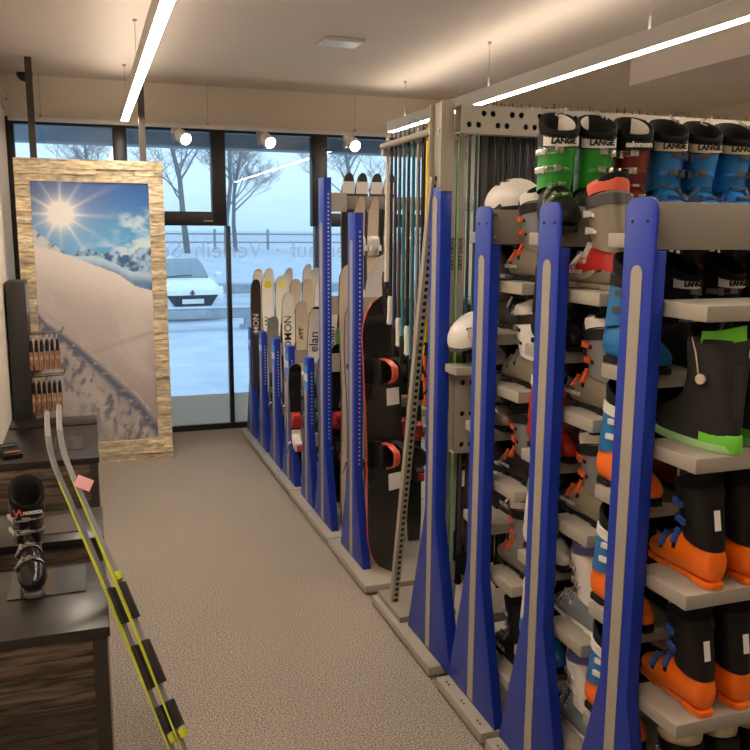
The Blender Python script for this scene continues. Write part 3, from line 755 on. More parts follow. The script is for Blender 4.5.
K = {
 'orange': dict(tz=.035, shell=ORG, cuff=BLK, liner=LIN, tongue=CREAM, strap=BLK, sole=ORG, buckle=BLB, bstrap=BLK, sticker=True),
 'green': dict(shell=BLK, cuff=GRN, liner=LIN, tongue=None, inner=TNW, strap=BLK, sole=BLK, buckle=STEEL, front_text='LANGE', badge=WHT, lace=True),
 'blue': dict(shell=BLU, cuff=BLU, liner=LIN, tongue=None, strap=BLK, sole=BLK, buckle=CHARC, front_text='LANGE', badge=CREAM, lace=True),
 'redgrey': dict(shell=RED, cuff=TAUPE, liner=LIN, tongue=TNW, collar=REDB, strap=CHARC, sole=TAUPE, rand=TAUPE, buckle=WHT, bstrap=WHT, side_text='salomon'),
 'taupe': dict(shell=TAUPE, cuff=GRY, liner=LIN, tongue=TNW, collar=TNW, strap=BLK, sole=BLK, buckle=ORB, bstrap=BLK, side_text='salomon', toe=BLK),
 'whitegrey': dict(shell=SMOKE, cuff=WHT, liner=LING, tongue=WHT, collar=P('violet', (.10, .09, .30), .6), strap=WHT, sole=WHT, buckle=SIL),
 'whiteblk': dict(shell=TAUPE, cuff=WHT, liner=TNW, tongue=WHT, collar=TNW, strap=BLK, sole=BLK, buckle=GRY, bstrap=BLK),
 'blackorg': dict(shell=BLK, cuff=GRY, liner=LIN, tongue=None, strap=BLK, sole=BLK, buckle=ORB, bstrap=BLK, side_text='salomon'),
 'blackred': dict(shell=GRY, cuff=GRY, liner=LIN, tongue=TNW, collar=TNW, strap=BLK, sole=BLK, buckle=REDB, bstrap=SIL),
 'black': dict(shell=BLK, cuff=BLK, liner=LIN, tongue=None, strap=BLK, sole=BLK, buckle=SIL, side_text='NORDICA'),
 'blackcream': dict(shell=BLK, cuff=BLK, liner=CREAM, tongue=CREAM, strap=BLK, sole=BLK, buckle=SIL),
 'darkred': dict(shell=DRED, cuff=BLK, liner=LIN, tongue=None, strap=BLK, sole=BLK, buckle=GRY),
 'darkredw': dict(shell=DRED, cuff=DRED, liner=LIN, tongue=None, inner=TNW, strap=BLK, sole=BLK, buckle=SIL, front_text='salomon', badge=BLK, ftext=WHITE),
 'langeblack': dict(shell=BLK, cuff=BLK, liner=LIN, tongue=None, strap=BLK, sole=BLK, buckle=GRY, front_text='LANGE', badge=WHT),
 'whiteblue': dict(shell=ORG, cuff=BLU, liner=LIN, tongue=WHT, strap=WHT, sole=BLK, buckle=WHT),
 'redwhite': dict(shell=RED, cuff=RED, liner=LIN, tongue=WHT, strap=WHT, sole=BLK, buckle=WHT),
 'greenwhite': dict(shell=WHT, cuff=WHT, liner=LIN, tongue=GRN, strap=GRN, sole=BLK, buckle=GRN),
 'whiteyel': dict(shell=BLU, cuff=WHT, liner=LIN, tongue=WHT, strap=WHT, sole=BLK, buckle=GOLD),
 'hero': dict(shell=P('gloss', (.010, .0095, .009), .2), cuff=P('gloss', (.010, .0095, .009), .2), liner=LIN, tongue=None, strap=BLK, sole=GRY, buckle=STEEL, bstrap=STEEL, loop=True, front_text='NORDICA', badge=BLK, ftext=WHITE, fsize=.014, fx=.016, logo=True),
}

# ------------------------------------------------------------------ racks
XP, XS = 1.215, 1.26          # face of the blue end posts, left end of the shelves
CY = {'A': 1.646, 'B': 2.05, 'C': 2.46}
RN = {'A': 'nearest boot rack', 'B': 'middle boot rack', 'C': 'farthest boot rack'}
def end_post(parent, y, ztop, wid=.115, flare=.19, zfl=.55, strip_top=None, rounded=True, holes=False, z0=.05, depth=.042, tape=False):
    h = wid/2; out = [(-flare, z0), (flare, z0), (h, zfl)]
    if rounded:
        r = .03
        out += [(h, ztop-r)]+[(h-r+r*math.cos(a), ztop-r+r*math.sin(a)) for a in (PI/8, PI/4, 3*PI/8)]+[(h-r, ztop)]
        out += [(-h+r, ztop)]+[(-h+r+r*math.cos(a), ztop-r+r*math.sin(a)) for a in (5*PI/8, 3*PI/4, 7*PI/8)]+[(-h, ztop-r)]
    else: out += [(h, ztop), (-h, ztop)]
    out += [(-h, zfl)]
    if rounded:
        po = part('end_post', MB().prism(out, lambda a, b, d: Vector((d, y+a, b)), XP, XP+.008), BLUE, parent, .002)
        o2 = [(-flare+.004, z0), (flare-.004, z0), (h-.002, zfl), (h-.002, ztop-.122), (-h+.002, ztop-.122), (-h+.002, zfl)]
        part('post_body', MB().prism(o2, lambda a, b, d: Vector((d, y+a, b)), XP+.008, XP+.036), BLUE, po, .002)
    else: po = part('end_post', MB().prism(out, lambda a, b, d: Vector((d, y+a, b)), XP, XP+depth), BLUE, parent, .003)
    st = strip_top or ztop-.155
    s = MB(); hw = .021
    so = [(-hw, z0+.01), (hw, z0+.01)]+[(hw*math.cos(a), st-hw+hw*math.sin(a)) for a in [PI*k/8 for k in range(9)]]
    s.prism(so, lambda a, b, d: Vector((d, y+a, b)), XP-.002, XP+.004)
    part('grey_strip', s, GREY, po)
    if rounded:
        for a in (-.028, .028): part('screw', MB().cyl((XP-.0015, y+a, ztop-.055), (XP+.004, y+a, ztop-.055), .0045, 8), DARK, po)
    if holes:                                            # the punched slots on the near edge of the post
        q = MB()
        n = int((ztop-.12-zfl)/.022)
        for k in range(n):
            zz = zfl+.05+k*.022
            if zz < ztop-.03: q.box(XP+.02, XP+.028, y-h-.0012, y-h+.002, zz, zz+.008)
        part('punched_slot', q, C('slot_light', (.5, .55, .68), .6), po)
    if tape:
        for i, (zz, c) in enumerate(((ztop-.05, 'tape_blue'), (ztop-.10, 'tape_pale'), (ztop-.15, 'tape_blue'))):
            part('tape_mark', MB().box(XP-.0025, XP+.001, y-h+.006, y+h-.006, zz-.046, zz), C(c, (.06, .22, .62) if c == 'tape_blue' else (.55, .6, .7), .5), po)
    return po
def base_box(parent, y0, y1, x1=3.3, x0=1.165, h=.05, bolts=False):
    b = part('base', MB().box(x0, x1, y0, y1, .012, h).box(x0+.03, x1, y0+.02, y1-.02, 0, .012), GREY, parent, .004)
    if bolts:
        for yy in (y0+.05, y0+.07, (y0+y1)/2-.01, (y0+y1)/2+.01, y1-.07, y1-.05):
            part('bolt', MB().cyl((x0+.022, yy, h), (x0+.022, yy, h+.004), .004, 8), STEEL, b)
    return b
NEAR = [1.546, 1.205, .88, .555, .222]; FAR = [1.70, 1.365, 1.035, .70, .372]
RX1 = 3.0
def boot_rack(k):
    y = CY[k]
    t = thing('boot_rack', '%s with blue end post and staggered grey shelves' % RN[k], 'rack', (0, 0, 0), group='blue and grey boot racks')
    base_box(t, y-.19, y+.19, bolts=True)
    end_post(t, y, 1.782)
    bm = part('top_beam', MB().box(XP+.0085, RX1, y-.012, y+.012, 1.662, 1.772), GREYD, t, .002)
    for x in (XP+.035, ):
        for z in (1.685, 1.752):
            part('screw', MB().cyl((x, y-.017, z), (x, y-.012, z), .007, 10), STEEL, bm)
    for x in (2.1, RX1): part('rear_post', MB().box(x-.02, x+.02, y-.02, y+.02, .05, 1.662), GREYD, t)
    for z in NEAR: part('shelf', MB().box(XS, RX1, y-.19, y-.0125 if z > 1.5 else y-.0005, z-.036, z), GREY, t, .003)
    for z in FAR: part('shelf', MB().box(XS, RX1, y+.0125 if z > 1.6 else y+.0005, y+.19, z-.036, z), GREY, t, .003)
    return t
for k in 'ABC': boot_rack(k)

ORD = ['first', 'second', 'third', 'fourth', 'fifth', 'sixth', 'seventh', 'eighth', 'ninth', 'tenth']
SHN = {1.546: 'top', 1.205: 'second', .88: 'third', .555: 'fourth', .222: 'bottom', 1.70: 'top', 1.365: 'second', 1.035: 'third', .70: 'fourth', .372: 'bottom'}
DESC = {
 'orange': 'black boot with bright orange lower shell', 'green': 'green cuffed black boot with white badge', 'blue': 'blue boot with cream strap badge',
 'redgrey': 'red boot with grey cuff and white buckles', 'taupe': 'taupe boot with orange buckles', 'whitegrey': 'white and smoky grey boot',
 'whiteblk': 'white cuffed boot with black straps', 'blackorg': 'black boot with orange buckles', 'blackred': 'dark grey boot with red buckles',
 'black': 'plain black boot', 'blackcream': 'black boot with cream liner', 'darkred': 'dark red and black boot', 'darkredw': 'dark red boot with white lining',
 'langeblack': 'black boot with white badge', 'whiteblue': 'blue and orange boot with white buckles', 'redwhite': 'red boot with white strap',
 'greenwhite': 'white and green boot', 'whiteyel': 'white and blue boot', 'snow': 'black snowboard boot with lime sole'}
GRP = {'A': 'boots on the nearest boot rack', 'B': 'boots on the middle boot rack', 'C': 'boots on the farthest boot rack'}
def near(k, z, kinds, x0=1.335, dx=.118, yo=-.182, rot=0.0, scale=.78, start=0):
    for i, kd in enumerate(kinds):
        if not kd: continue
        lab = '%s, %s from aisle, %s near-side shelf, %s' % (DESC[kd], ORD[i], SHN[z], {'A': 'nearest rack', 'B': 'middle rack', 'C': 'farthest rack'}[k])
        put_boot(kd, K[kd], lab, (x0+dx*i, CY[k]+yo, z), rot, mirror=((i+start) % 2 == 1), group=GRP[k], scale=scale)
def far(k, z, kinds, x0=1.335, dx=.118, yo=.205, rot=PI, scale=.77, start=1):
    for i, kd in enumerate(kinds):
        if not kd: continue
        lab = '%s, %s from aisle, %s far-side shelf, %s' % (DESC[kd], ORD[i], SHN[z], {'A': 'nearest rack', 'B': 'middle rack', 'C': 'farthest rack'}[k])
        put_boot(kd, K[kd], lab, (x0+dx*i, CY[k]+yo, z), rot, mirror=((i+start) % 2 == 1), group=GRP[k], scale=scale)

# nearest rack, camera side
near('A', .88, ['orange']*5, x0=1.352, dx=.108, scale=.77)
near('A', .555, ['orange']*5, x0=1.352, dx=.108, scale=.77)
near('A', .222, ['blackcream']*4, x0=1.352, dx=.108, scale=.77)
far('A', 1.365, ['blue', 'langeblack', 'langeblack', 'langeblack', 'langeblack'], x0=1.30, dx=.14, yo=.212, scale=.77)
far('A', 1.035, ['whiteblue', 'darkred', 'darkred', 'darkred', 'darkred'], x0=1.30, dx=.14, yo=.212, scale=.77)
far('A', .70, ['whiteblue', 'langeblack', 'langeblack', 'langeblack'], x0=1.30, dx=.14, yo=.212, scale=.77)
far('A', .372, ['whiteblue', 'blackcream', 'blackcream'], x0=1.30, dx=.14, yo=.212, scale=.77)
near('B', 1.546, ['redgrey'], x0=1.335, scale=.84)
near('B', 1.546, [None, 'darkred', 'darkred', 'darkred', 'darkred'], x0=1.33, dx=.135, scale=.6)
near('B', 1.205, ['taupe', 'black', 'black'], x0=1.34)
near('B', .88, ['taupe', 'black', 'black'], x0=1.34)
near('B', .555, ['whitegrey', 'black'], x0=1.335, scale=.775)
near('B', .222, ['whitegrey', 'black'], x0=1.335, scale=.775)
far('B', 1.70, ['green', 'green', 'darkredw', 'blue', 'blue', 'blue', 'blue'], x0=1.33, dx=.125, rot=PI-.32, scale=.93)
far('B', 1.365, ['langeblack', 'langeblack'], x0=1.31)
far('B', 1.035, ['redwhite', 'redwhite'], x0=1.31)
far('B', .70, ['greenwhite', 'black'], x0=1.31)
far('B', .372, ['whiteyel', 'black'], x0=1.31)
near('C', 1.546, ['taupe', 'black'], x0=1.35, scale=.8)
near('C', 1.205, ['whiteblk', 'black'], x0=1.345)
near('C', .88, ['blackorg', 'black'], x0=1.345)
near('C', .555, ['blackred', 'black'], x0=1.35)
near('C', .222, ['black', 'blackorg'], x0=1.345)
far('C', 1.365, ['langeblack', 'black'], x0=1.40)
far('C', 1.035, ['whiteblk', 'black'], x0=1.32)
far('C', .70, ['black', 'black'], x0=1.40)

# black snowboard boots with lime trim on the second near shelf
LIME = C('lime', (.14, .55, .03), .5); LIMEP = C('lime_pale', (.36, .62, .28), .5); BOOTF = C('boot_fabric', (.016, .015, .0125), .8, noise=.25, nscale=60, bump=.1)
def snowboard_boot(x, y, z, label, mirror=False):
    t = thing('snowboard_boot', label, 'boot', (x, y, z+.0008), 0, 'lime trimmed snowboard boots'); t.scale = (-.82 if mirror else .82, .86, .86)
    mb = MB(); rr = []
    for zz, cy, rx, ry in ((.012, .145, .050, .145), (.03, .147, .056, .152), (.06, .145, .058, .15), (.09, .13, .0585, .135), (.115, .105, .060, .108), (.14, .09, .062, .090), (.18, .083, .066, .082), (.22, .081, .070, .079), (.26, .083, .073, .079), (.285, .086, .073, .080), (.30, .086, .071, .078)):
        rr.append(ell(0, cy, rx, ry, zz, 28, tilt=.0, ex=2.5))
    top = [p.copy() for p in rr[-1]]
    for p in top: p.x *= .93; p.y = .086+(p.y-.086)*.93; p.z += .004
    deep = [Vector((p.x*.8, .086+(p.y-.086)*.8, .2)) for p in top]
    mb.loft(rr+[top, deep], True, True); part('boot_body', mb, BOOTF, t, smooth=60)
    for nm, a0, a1, z0, z1, m in (('collar', 1.05*PI, 1.62*PI, .292, .33, LIME), ('tongue', .25*PI, .75*PI, .29, .335, BLACKF), ('tongue_tag', .40*PI, .6*PI, .315, .345, LIME)):
        c = MB(); rr = []
        for zz, g in ((z0, 1.03), (z1, 1.0)):
            o_ = []; i_ = []
            for k in range(13):
                a = a0+(a1-a0)*k/12; sag = -.009*math.cos((k/12)*PI) if nm == 'collar' else 0
                if nm == 'collar' and zz == z0: sag *= .9
                o_.append(Vector((.071*g*math.cos(a), .086+.078*g*math.sin(a), zz+sag))); i_.append(Vector((.063*g*math.cos(a), .086+.07*g*math.sin(a), zz+sag)))
            rr.append(o_+i_[::-1])
        part(nm, c.loft(rr), m, t, smooth=60)
    so = MB(); so.loft([ell(0, .145, .056, .156, 0, 28, ex=2.6), ell(0, .145, .060, .160, .008, 28, ex=2.6), ell(0, .147, .059, .158, .022, 28, ex=2.6)])
    part('sole', so, LIMEP, t, smooth=50)
    hp = MB(); rr = []
    for zz, g in ((.003, 1.045), (.02, 1.05), (.045, 1.03), (.05, .99)):
        rr.append([Vector((.060*g*math.cos(a)*.98, .145+.158*g*math.sin(a), zz)) for a in [PI*1.14+PI*.72*k/14 for k in range(15)]])
    part('heel_pad', hp.loft(rr, False, False, closed=False), LIME, t, smooth=60)
    part('lace_dial', MB().cyl((-.072, .06, .195), (-.084, .055, .195), .014, 16), CREAM, t, .003)
    part('cable', MB().tube([(-.07, .11, .30), (-.0755, .085, .26), (-.075, .07, .205)], .0022, 5), CREAM, t)
    ov = MB(); rr = []
    for zz, g in ((.085, 1.01), (.10, 1.035), (.2, 1.03), (.235, 1.012)):
        hw = .9 if zz < .15 else .7
        rr.append([Vector(((.062+.006*(zz > .15))*g*math.cos(a), (.12-.035*min(1, (zz-.08)/.1))+(.122-.04*min(1, (zz-.08)/.1))*g*math.sin(a), zz)) for a in [PI*1.5-hw+2*hw*k/14 for k in range(15)]])
    part('heel_overlay', ov.loft(rr, False, False, closed=False), C('overlay_fabric', (.024, .022, .018), .6), t, smooth=60)
    part('brand_patch', MB().box(.03, .066, .0, .003, .255, .275), WHITEP, t)
    return t
snowboard_boot(1.372, CY['A']-.178, 1.205, 'black snowboard boot with lime collar, nearest the aisle')
snowboard_boot(1.495, CY['A']-.178, 1.205, 'black snowboard boot with lime collar, second from the aisle', True)

# helmets
def helmet(loc, label, rot=0.0, tiltx=0.0, pad=BLACKF, sc_=1.0):
    t = thing('ski_helmet', label, 'helmet', loc, 0, 'white ski helmets')
    t.rotation_euler = (tiltx, 0, rot); t.scale = (sc_,)*3
    loc = (loc[0], loc[1], loc[2]+.045*sc_); t.location = loc
    rr = []
    for a in (-.25, -.1, .1, .3, .5, .7, .9, 1.1, 1.3, 1.45, 1.55):
        rr.append(ell(0, .01, .105*math.cos(a), .13*math.cos(a), .075+.095*math.sin(a), 28, tilt=-.012*math.cos(a), ex=2.1))
    part('helmet_shell', MB().loft(rr, False, True), WHT, t, smooth=60)
    part('inner_liner', MB().loft([ell(0, .01, .101*math.cos(a), .126*math.cos(a), .07+.085*math.sin(a), 24) for a in (-.25, .2, .7, 1.2, 1.5)], False, True), BLACKF, t, smooth=60)
    for s_ in (-1, 1):
        part('ear_pad', MB().loft([[Vector((s_*(.088+.013*b), .0+.045*math.cos(a), .02+.062*math.sin(a))) for a in [2*PI*k/16 for k in range(16)]] for b in (0, 1)]), pad, t, .004)
        for j in range(3):
            a = .62+.2*j; az = (.95 if s_ < 0 else .05)*PI+(.42*(j-1))*(-s_)
            p = Vector((.1065*math.cos(a)*math.cos(az), .01+.1315*math.cos(a)*math.sin(az), .076+.096*math.sin(a)))
            n = Vector((p.x, p.y-.01, (p.z-.075)*1.2)).normalized(); tx = n.cross(Vector((0, 0, 1))).normalized()
            part('vent', MB().box(-.014, .014, -.004, .004, -.004, .0015, 0, frameM(tx, n.cross(tx), n, p)), DARK, t)
    part('brim', MB().loft([[Vector((.098*g*math.cos(a), .01+.128*g*math.sin(a), .062+dz)) for a in [PI*.2+PI*.6*k/12 for k in range(13)]] for g, dz in ((1.0, -.02), (1.06, -.018), (1.05, -.008), (1.0, .0))], False, False, closed=False), CHARC, t, smooth=60)
    return t
helmet((1.395, CY['C']+.125, 1.70), 'round white helmet on top of the farthest boot rack below the poles', .2, pad=BLACKF, sc_=.84)

# ------------------------------------------------------------------ pole rack with the tall post
TY = 2.855
t = thing('pole_rack', 'tall pole rack with perforated grey beams and blue end post', 'rack', (0, 0, 0))
base_box(t, 2.72, 3.40)
tp = end_post(t, TY, 1.86, wid=.10, flare=.22, zfl=.62, strip_top=1.83, rounded=False, depth=.045)
ext = MB().box(XP+.012, XP+.045, TY-.056, TY+.056, 1.845, 2.16).box(XP-.006, XP+.012, TY-.056, TY-.049, 1.845, 2.16).box(XP-.006, XP+.012, TY+.049, TY+.056, 1.845, 2.155)
part('post_extension', ext, GREY, t, .0015)
part('bolt', MB().cyl((XP+.006, TY, 2.06), (XP+.013, TY, 2.06), .008, 10), STEEL, t)
def perforated(x0, x1, y0, y1, z0, z1, nrows, parent, name):
    # a plate with real round holes in staggered pairs
    R = .0105; pitch = .112; cells = []
    b = MB(); H = (z1-z0); zs = [z0+H*(i+.5)/nrows for i in range(nrows)] if nrows > 2 else [z0+H*.30, z0+H*.74]
    bounds = [z0]+[(a+c)/2 for a, c in zip(zs, zs[1:])]+[z1]
    for ri, zc in enumerate(zs):
        za, zb = bounds[ri], bounds[ri+1]
        xs = []; x = x0+.035+(pitch*.5 if ri % 2 else 0)
        while x+.02 < x1:
            xs += [x, x+.036]; x += pitch
        cuts = [x0]
        for a, c in zip(xs, xs[1:]): cuts.append((a+c)/2)
        cuts.append(x1)
        for i, xc in enumerate(xs):
            xa, xb = cuts[i], cuts[i+1]
            n = 16; o = []; h = []
            for k in range(n):
                a = 2*PI*k/n; c, s_ = math.cos(a), math.sin(a)
                h.append((xc+R*c, zc+R*s_))
                m = 1/max(abs(c), abs(s_))
                px = xc+(xb-xc if c > 0 else xc-xa)*c*m; pz = zc+(zb-zc if s_ > 0 else zc-za)*s_*m
                o.append((px, pz))
            V = [(p[0], y0, p[1]) for p in o]+[(p[0], y0, p[1]) for p in h]+[(p[0], y0+.006, p[1]) for p in h]
            F = [(k, (k+1) % n, n+(k+1) % n, n+k) for k in range(n)]+[(n+k, n+(k+1) % n, 2*n+(k+1) % n, 2*n+k) for k in range(n)]
            b.add(V, F)
    b.box(x0, x1, y0, y1, z1-.0005, z1+.004); b.box(x0, x1, y0, y1, z0-.004, z0+.0005); b.box(x0, x1, y1-.004, y1, z0, z1)
    part(name, b, GREY, parent, smooth=30)
    part('beam_lining', MB().box(x0+.01, x1-.01, y0+.02, y0+.024, z0, z1), DARK, parent)
perforated(XP+.046, 3.2, 2.752, 2.80, 2.047, 2.137, 2, t, 'perforated_beam')
perforated(XP+.046, 2.6, 2.752, 2.80, .885, 1.18, 5, t, 'perforated_panel')
part('rear_post', MB().box(3.16, 3.2, 2.80, 2.86, .05, 2.137), GREY, t)
# slotted brace leaning back to the base, and the rod that carries the poles facing the aisle
a, b = Vector((XP-.005, 2.89, 1.90)), Vector((XP-.005, 3.275, .05)); d = (a-b).normalized(); wy = Vector((0, d.z, -d.y))
br = MB(); M = frameM(d, wy, d.cross(wy), b); Lb = (a-b).length
br.box(0, Lb, -.016, .016, -.002, .001, 0, M).box(0, Lb, -.017, -.014, -.03, .001, 0, M)
bo = part('brace', br, GREY, t)
sl = MB()
for k in range(int(Lb/.028)): sl.box(.03+k*.028, .045+k*.028, -.0176, -.0168, -.024, -.010, 0, M)
part('slot', sl, DARK, bo)
RODX = 1.265
part('hanging_rod', MB().cyl((RODX, 3.58, 2.072), (RODX, 2.9, 2.078), .013, 12).cyl((RODX+.06, 3.58, 2.072), (RODX+.06, 2.9, 2.078), .009, 10), GREY, t)
part('frame_rail', MB().box(RODX-.005, RODX+.4, 3.555, 3.585, 2.03, 2.06).box(RODX+.37, RODX+.4, 3.555, 3.585, .05, 2.06), GREY, t)
part('grip_tray', MB().box(1.19, 1.45, 3.1, 3.39, .05, .075), GREYD, t)

# poles hang tip-up: local z 0 is the tip, the grip is at -L
def pole_meshes(kind, L, shaft, grip, basket, r=.008):
    out = [('shaft', MB().tube([(0, 0, 0), (0, 0, -.03), (0, 0, -.05), (0, 0, -L+.12)], [.002, .003, r*.7, r], 8).mesh('shaft', shaft, 0, 50))]
    out.append(('basket', MB().tube([(0, 0, -.055), (0, 0, -.062), (0, 0, -.066), (0, 0, -.075)], [.008, .0155, .016, .008], 12).mesh('basket', basket, 0, 50)))
    out.append(('grip', MB().tube([(0, 0, -L+.13), (0, 0, -L+.115), (0, .002, -L+.06), (0, .004, -L+.02), (0, .004, -L+.008), (0, .004, -L)], [.010, .0135, .0125, .0135, .0155, .010], 10).mesh('grip', grip, 0, 60)))
    return out
def pole(label, loc, parts, strap=None, group=None):
    p = thing('ski_pole', label, 'ski pole', loc, random.uniform(0, 6.28), group)
    for n, me in parts: obj(n, me, p)
    if strap:
        L = strap[1]
        part('strap', MB().loft([[Vector((x*.008, .012+yy, -L+zz)) for x in (-1, 1)]+[Vector((x*.008, .014+yy, -L+zz)) for x in (1, -1)] for yy, zz in ((.005, .02), (.026, .04), (.040, .075), (.045, .11), (.040, .145), (.028, .165), (.012, .15), (.004, .11))]), strap[0], p)
    return p
PB = C('pole_black', (.015, .015, .017), .22); TEAL = C('pole_teal', (.02, .16, .22), .3); NAVY = C('pole_navy', (.02, .03, .10), .3); YEL = C('pole_yellow', (.80, .58, .02), .35)
ORP = C('pole_orange', (.75, .16, .03), .35); PW = C('pole_white', (.62, .58, .52), .3); REDP = C('pole_red', (.5, .03, .03), .4); PGREY = C('pole_grey', (.3, .29, .28), .3, metal=.4)
row = [('white', PW, BLACK, BLACK, .80), ('black', PB, WHITE, REDP, .86), ('navy', NAVY, BLACK, BLACK, 1.0), ('dark', CHARC, WHITE, WHITE, .95), ('teal', TEAL, BLACK, REDP, 1.02),
       ('black', PB, WHITE, BLACK, .98), ('teal', TEAL, BLACK, BLACK, 1.12), ('grey', PGREY, REDP, REDP, 1.0), ('black', PB, BLACK, REDP, 1.15), ('yellow', YEL, ORP, YEL, 1.05), ('orange', ORP, REDP, ORP, 1.05)]
for i, (nm, s_, g, b_, L) in enumerate(row):
    y = 3.60-.0525*i+(.0 if i else -.06)*0
    pole('%s ski pole on the aisle rod, %s from the window end' % (nm, (ORD+['last but one', 'last', 'l'])[i] if i < 10 else 'last'), (RODX+.032, y, 2.145+random.uniform(-.006, .01)), pole_meshes(nm, L, s_, g, b_, .0125 if nm in ('yellow', 'white') else .009),
         strap=(random.choice((BLACKF, BLACKF, WHT, CHARC)), L), group='poles hanging on the aisle rod')
mid = [pole_meshes('m%d' % i, L, c, g, b_, .008) for i, (L, c, g, b_) in enumerate(((1.05, PB, BLACK, BLACK), (1.1, CHARC, REDP, WHITE), (1.15, PB, WHITE, REDP), (1.0, TEAL, BLACK, BLACK), (1.2, PB, ORP, BLACK)))]
for j in range(2):
    for i in range(9):
        p = pole('dark ski pole in the inner rows behind the aisle rod', (RODX+.12+.07*j, 3.50-.06*i, 2.14+random.uniform(-.01, .01)), random.choice(mid), group='poles in the inner rows')
blk = [pole_meshes('b%d' % i, L, c, g, b_, r) for i, (L, c, g, b_, r) in enumerate(((1.12, PB, BLACK, BLACK, .0095), (1.15, CHARC, BLACK, BLACK, .0085), (1.2, PB, BLACK, REDP, .009), (1.18, PB, CHARC, WHITE, .0095)))]
for j in range(3):
    for i in range(48 if j < 1 else 20):
        pole('black ski pole hanging tip up behind the upper perforated beam', (1.405+.0345*i+.0115*j, 2.835+.045*j, 2.165+random.uniform(-.006, .012)), random.choice(blk), group='black poles behind the upper beam')
low = [pole_meshes('l%d' % i, L, c, BLACK, b_, .008) for i, (L, c, b_) in enumerate(((.78, PB, BLACK), (.84, CHARC, BLACK), (.9, PB, REDP)))]
for j in range(2):
    for i in range(18):
        pole('black ski pole hanging behind the lower perforated panel', (1.33+.036*i+.014*j, 2.83+.05*j, 1.17+random.uniform(-.008, .01)), random.choice(low), group='black poles behind the lower panel')

# ------------------------------------------------------------------ skis
def sk_profile(t, wt, ww, wl):
    if t < .10: return wl*(.80+.20*(t/.10)) if t > .0 else wl*.8
    if t < .48: u = (t-.10)/.38; return wl+(ww-wl)*(u*u*(3-2*u))
    if t < .88: u = (t-.48)/.40; return ww+(wt-ww)*(u*u*(3-2*u))
    u = (t-.88)/.12; return wt*(max(0.0, 1-u**5))**.5*(1-.06*u)+.004
def ski_mesh(L, wt=.11, ww=.072, wl=.10, tipc=.05, top=None, side=None, cols=None):
    """stands along z, topsheet faces -y, tip bends to -y"""
    mb = MB(); N = 30; rings = []
    for i in range(N+1):
        t = i/N if i < N-4 else (.985, .993, .998, 1.0)[i-N+3] if i > N-4 else .955
        z = L*t; h = sk_profile(t, wt, ww, wl)/2
        y = -tipc*max(0, (t-.86)/.14)**2
        th = .011+.010*math.exp(-((t-.45)/.25)**2)
        if t > .88: th = .010
        rings.append([Vector((-h, y, z)), Vector((h, y, z)), Vector((h*.93, y-th, z)), Vector((-h*.93, y-th, z))])
    mb.loft(rings)
    # per-face materials: 0 base and sides, 1.. topsheet bands
    k = 0; fi = 0
    for i in range(N):
        for j in range(4):
            if j == 2:
                t = (i+.5)/N
                m = 1
                for lim, mi in (cols or []):
                    if t > lim: m = mi
                mb.mi[fi] = m
            fi += 1
    mats = top
    return mb.mesh('ski_body', mats, 0, 40)
SW = C('ski_white', (.84, .80, .72), .25, coat=.3); SBG = C('ski_beige', (.60, .50, .38), .3, coat=.3); SBR = C('ski_brown', (.045, .03, .026), .3, coat=.3); SGN = C('ski_green', (.10, .32, .05), .3, coat=.3)
SBK = C('ski_black', (.014, .013, .013), .2, coat=.4); SRD = C('ski_red', (.45, .03, .02), .25, coat=.3); SYL = C('ski_yellow', (.80, .76, .06), .35); SBL = C('ski_blue', (.03, .13, .4), .3, coat=.3); SSIDE = C('ski_side', (.10, .095, .09), .4)
SGR = C('ski_grey', (.26, .25, .24), .3, coat=.3)
def binding(t, z, m, m2, brake=True, toe=True, th=.021):
    y = -th
    b = MB()
    if toe:
        b.box(-.032, .032, y-.012, y, -.055, .05); b.loft([[Vector((x*w, y-d, zz)) for x, d in ((-1, .012), (1, .012), (.8, h_), (-.8, h_))] for zz, w, h_ in ((-.03, .03, .02), (0, .033, .045), (.035, .028, .05), (.05, .018, .03))])
        b.box(-.036, -.018, y-.045, y-.02, -.03, .0); b.box(.018, .036, y-.045, y-.02, -.03, 0)
        p = part('toe_binding', b, m, t, .002, M=Matrix.Translation((0, 0, z)))
    else:
        b.box(-.03, .03, y-.014, y, -.07, .07); b.loft([[Vector((x*w, y-d, zz)) for x, d in ((-1, .012), (1, .012), (.75, h_), (-.75, h_))] for zz, w, h_ in ((-.075, .018, .03), (-.05, .026, .07), (-.01, .03, .08), (.03, .026, .045), (.045, .024, .03))])
        p = part('heel_binding', b, m, t, .002, M=Matrix.Translation((0, 0, z)))
        part('heel_lever', MB().box(-.014, .014, y-.098, y-.075, -.06, -.02), m2, p, .003)
        if brake: part('ski_brake', MB().tube([(-.052, y+.035, -.09), (-.05, y-.01, -.02), (-.03, y-.01, .0), (.03, y-.01, 0), (.05, y-.01, -.02), (.052, y+.035, -.09)], .0035, 6), STEEL, p)
def ski_y(L, z, tipc): return -tipc*max(0, (z/L-.86)/.14)**2-.0105
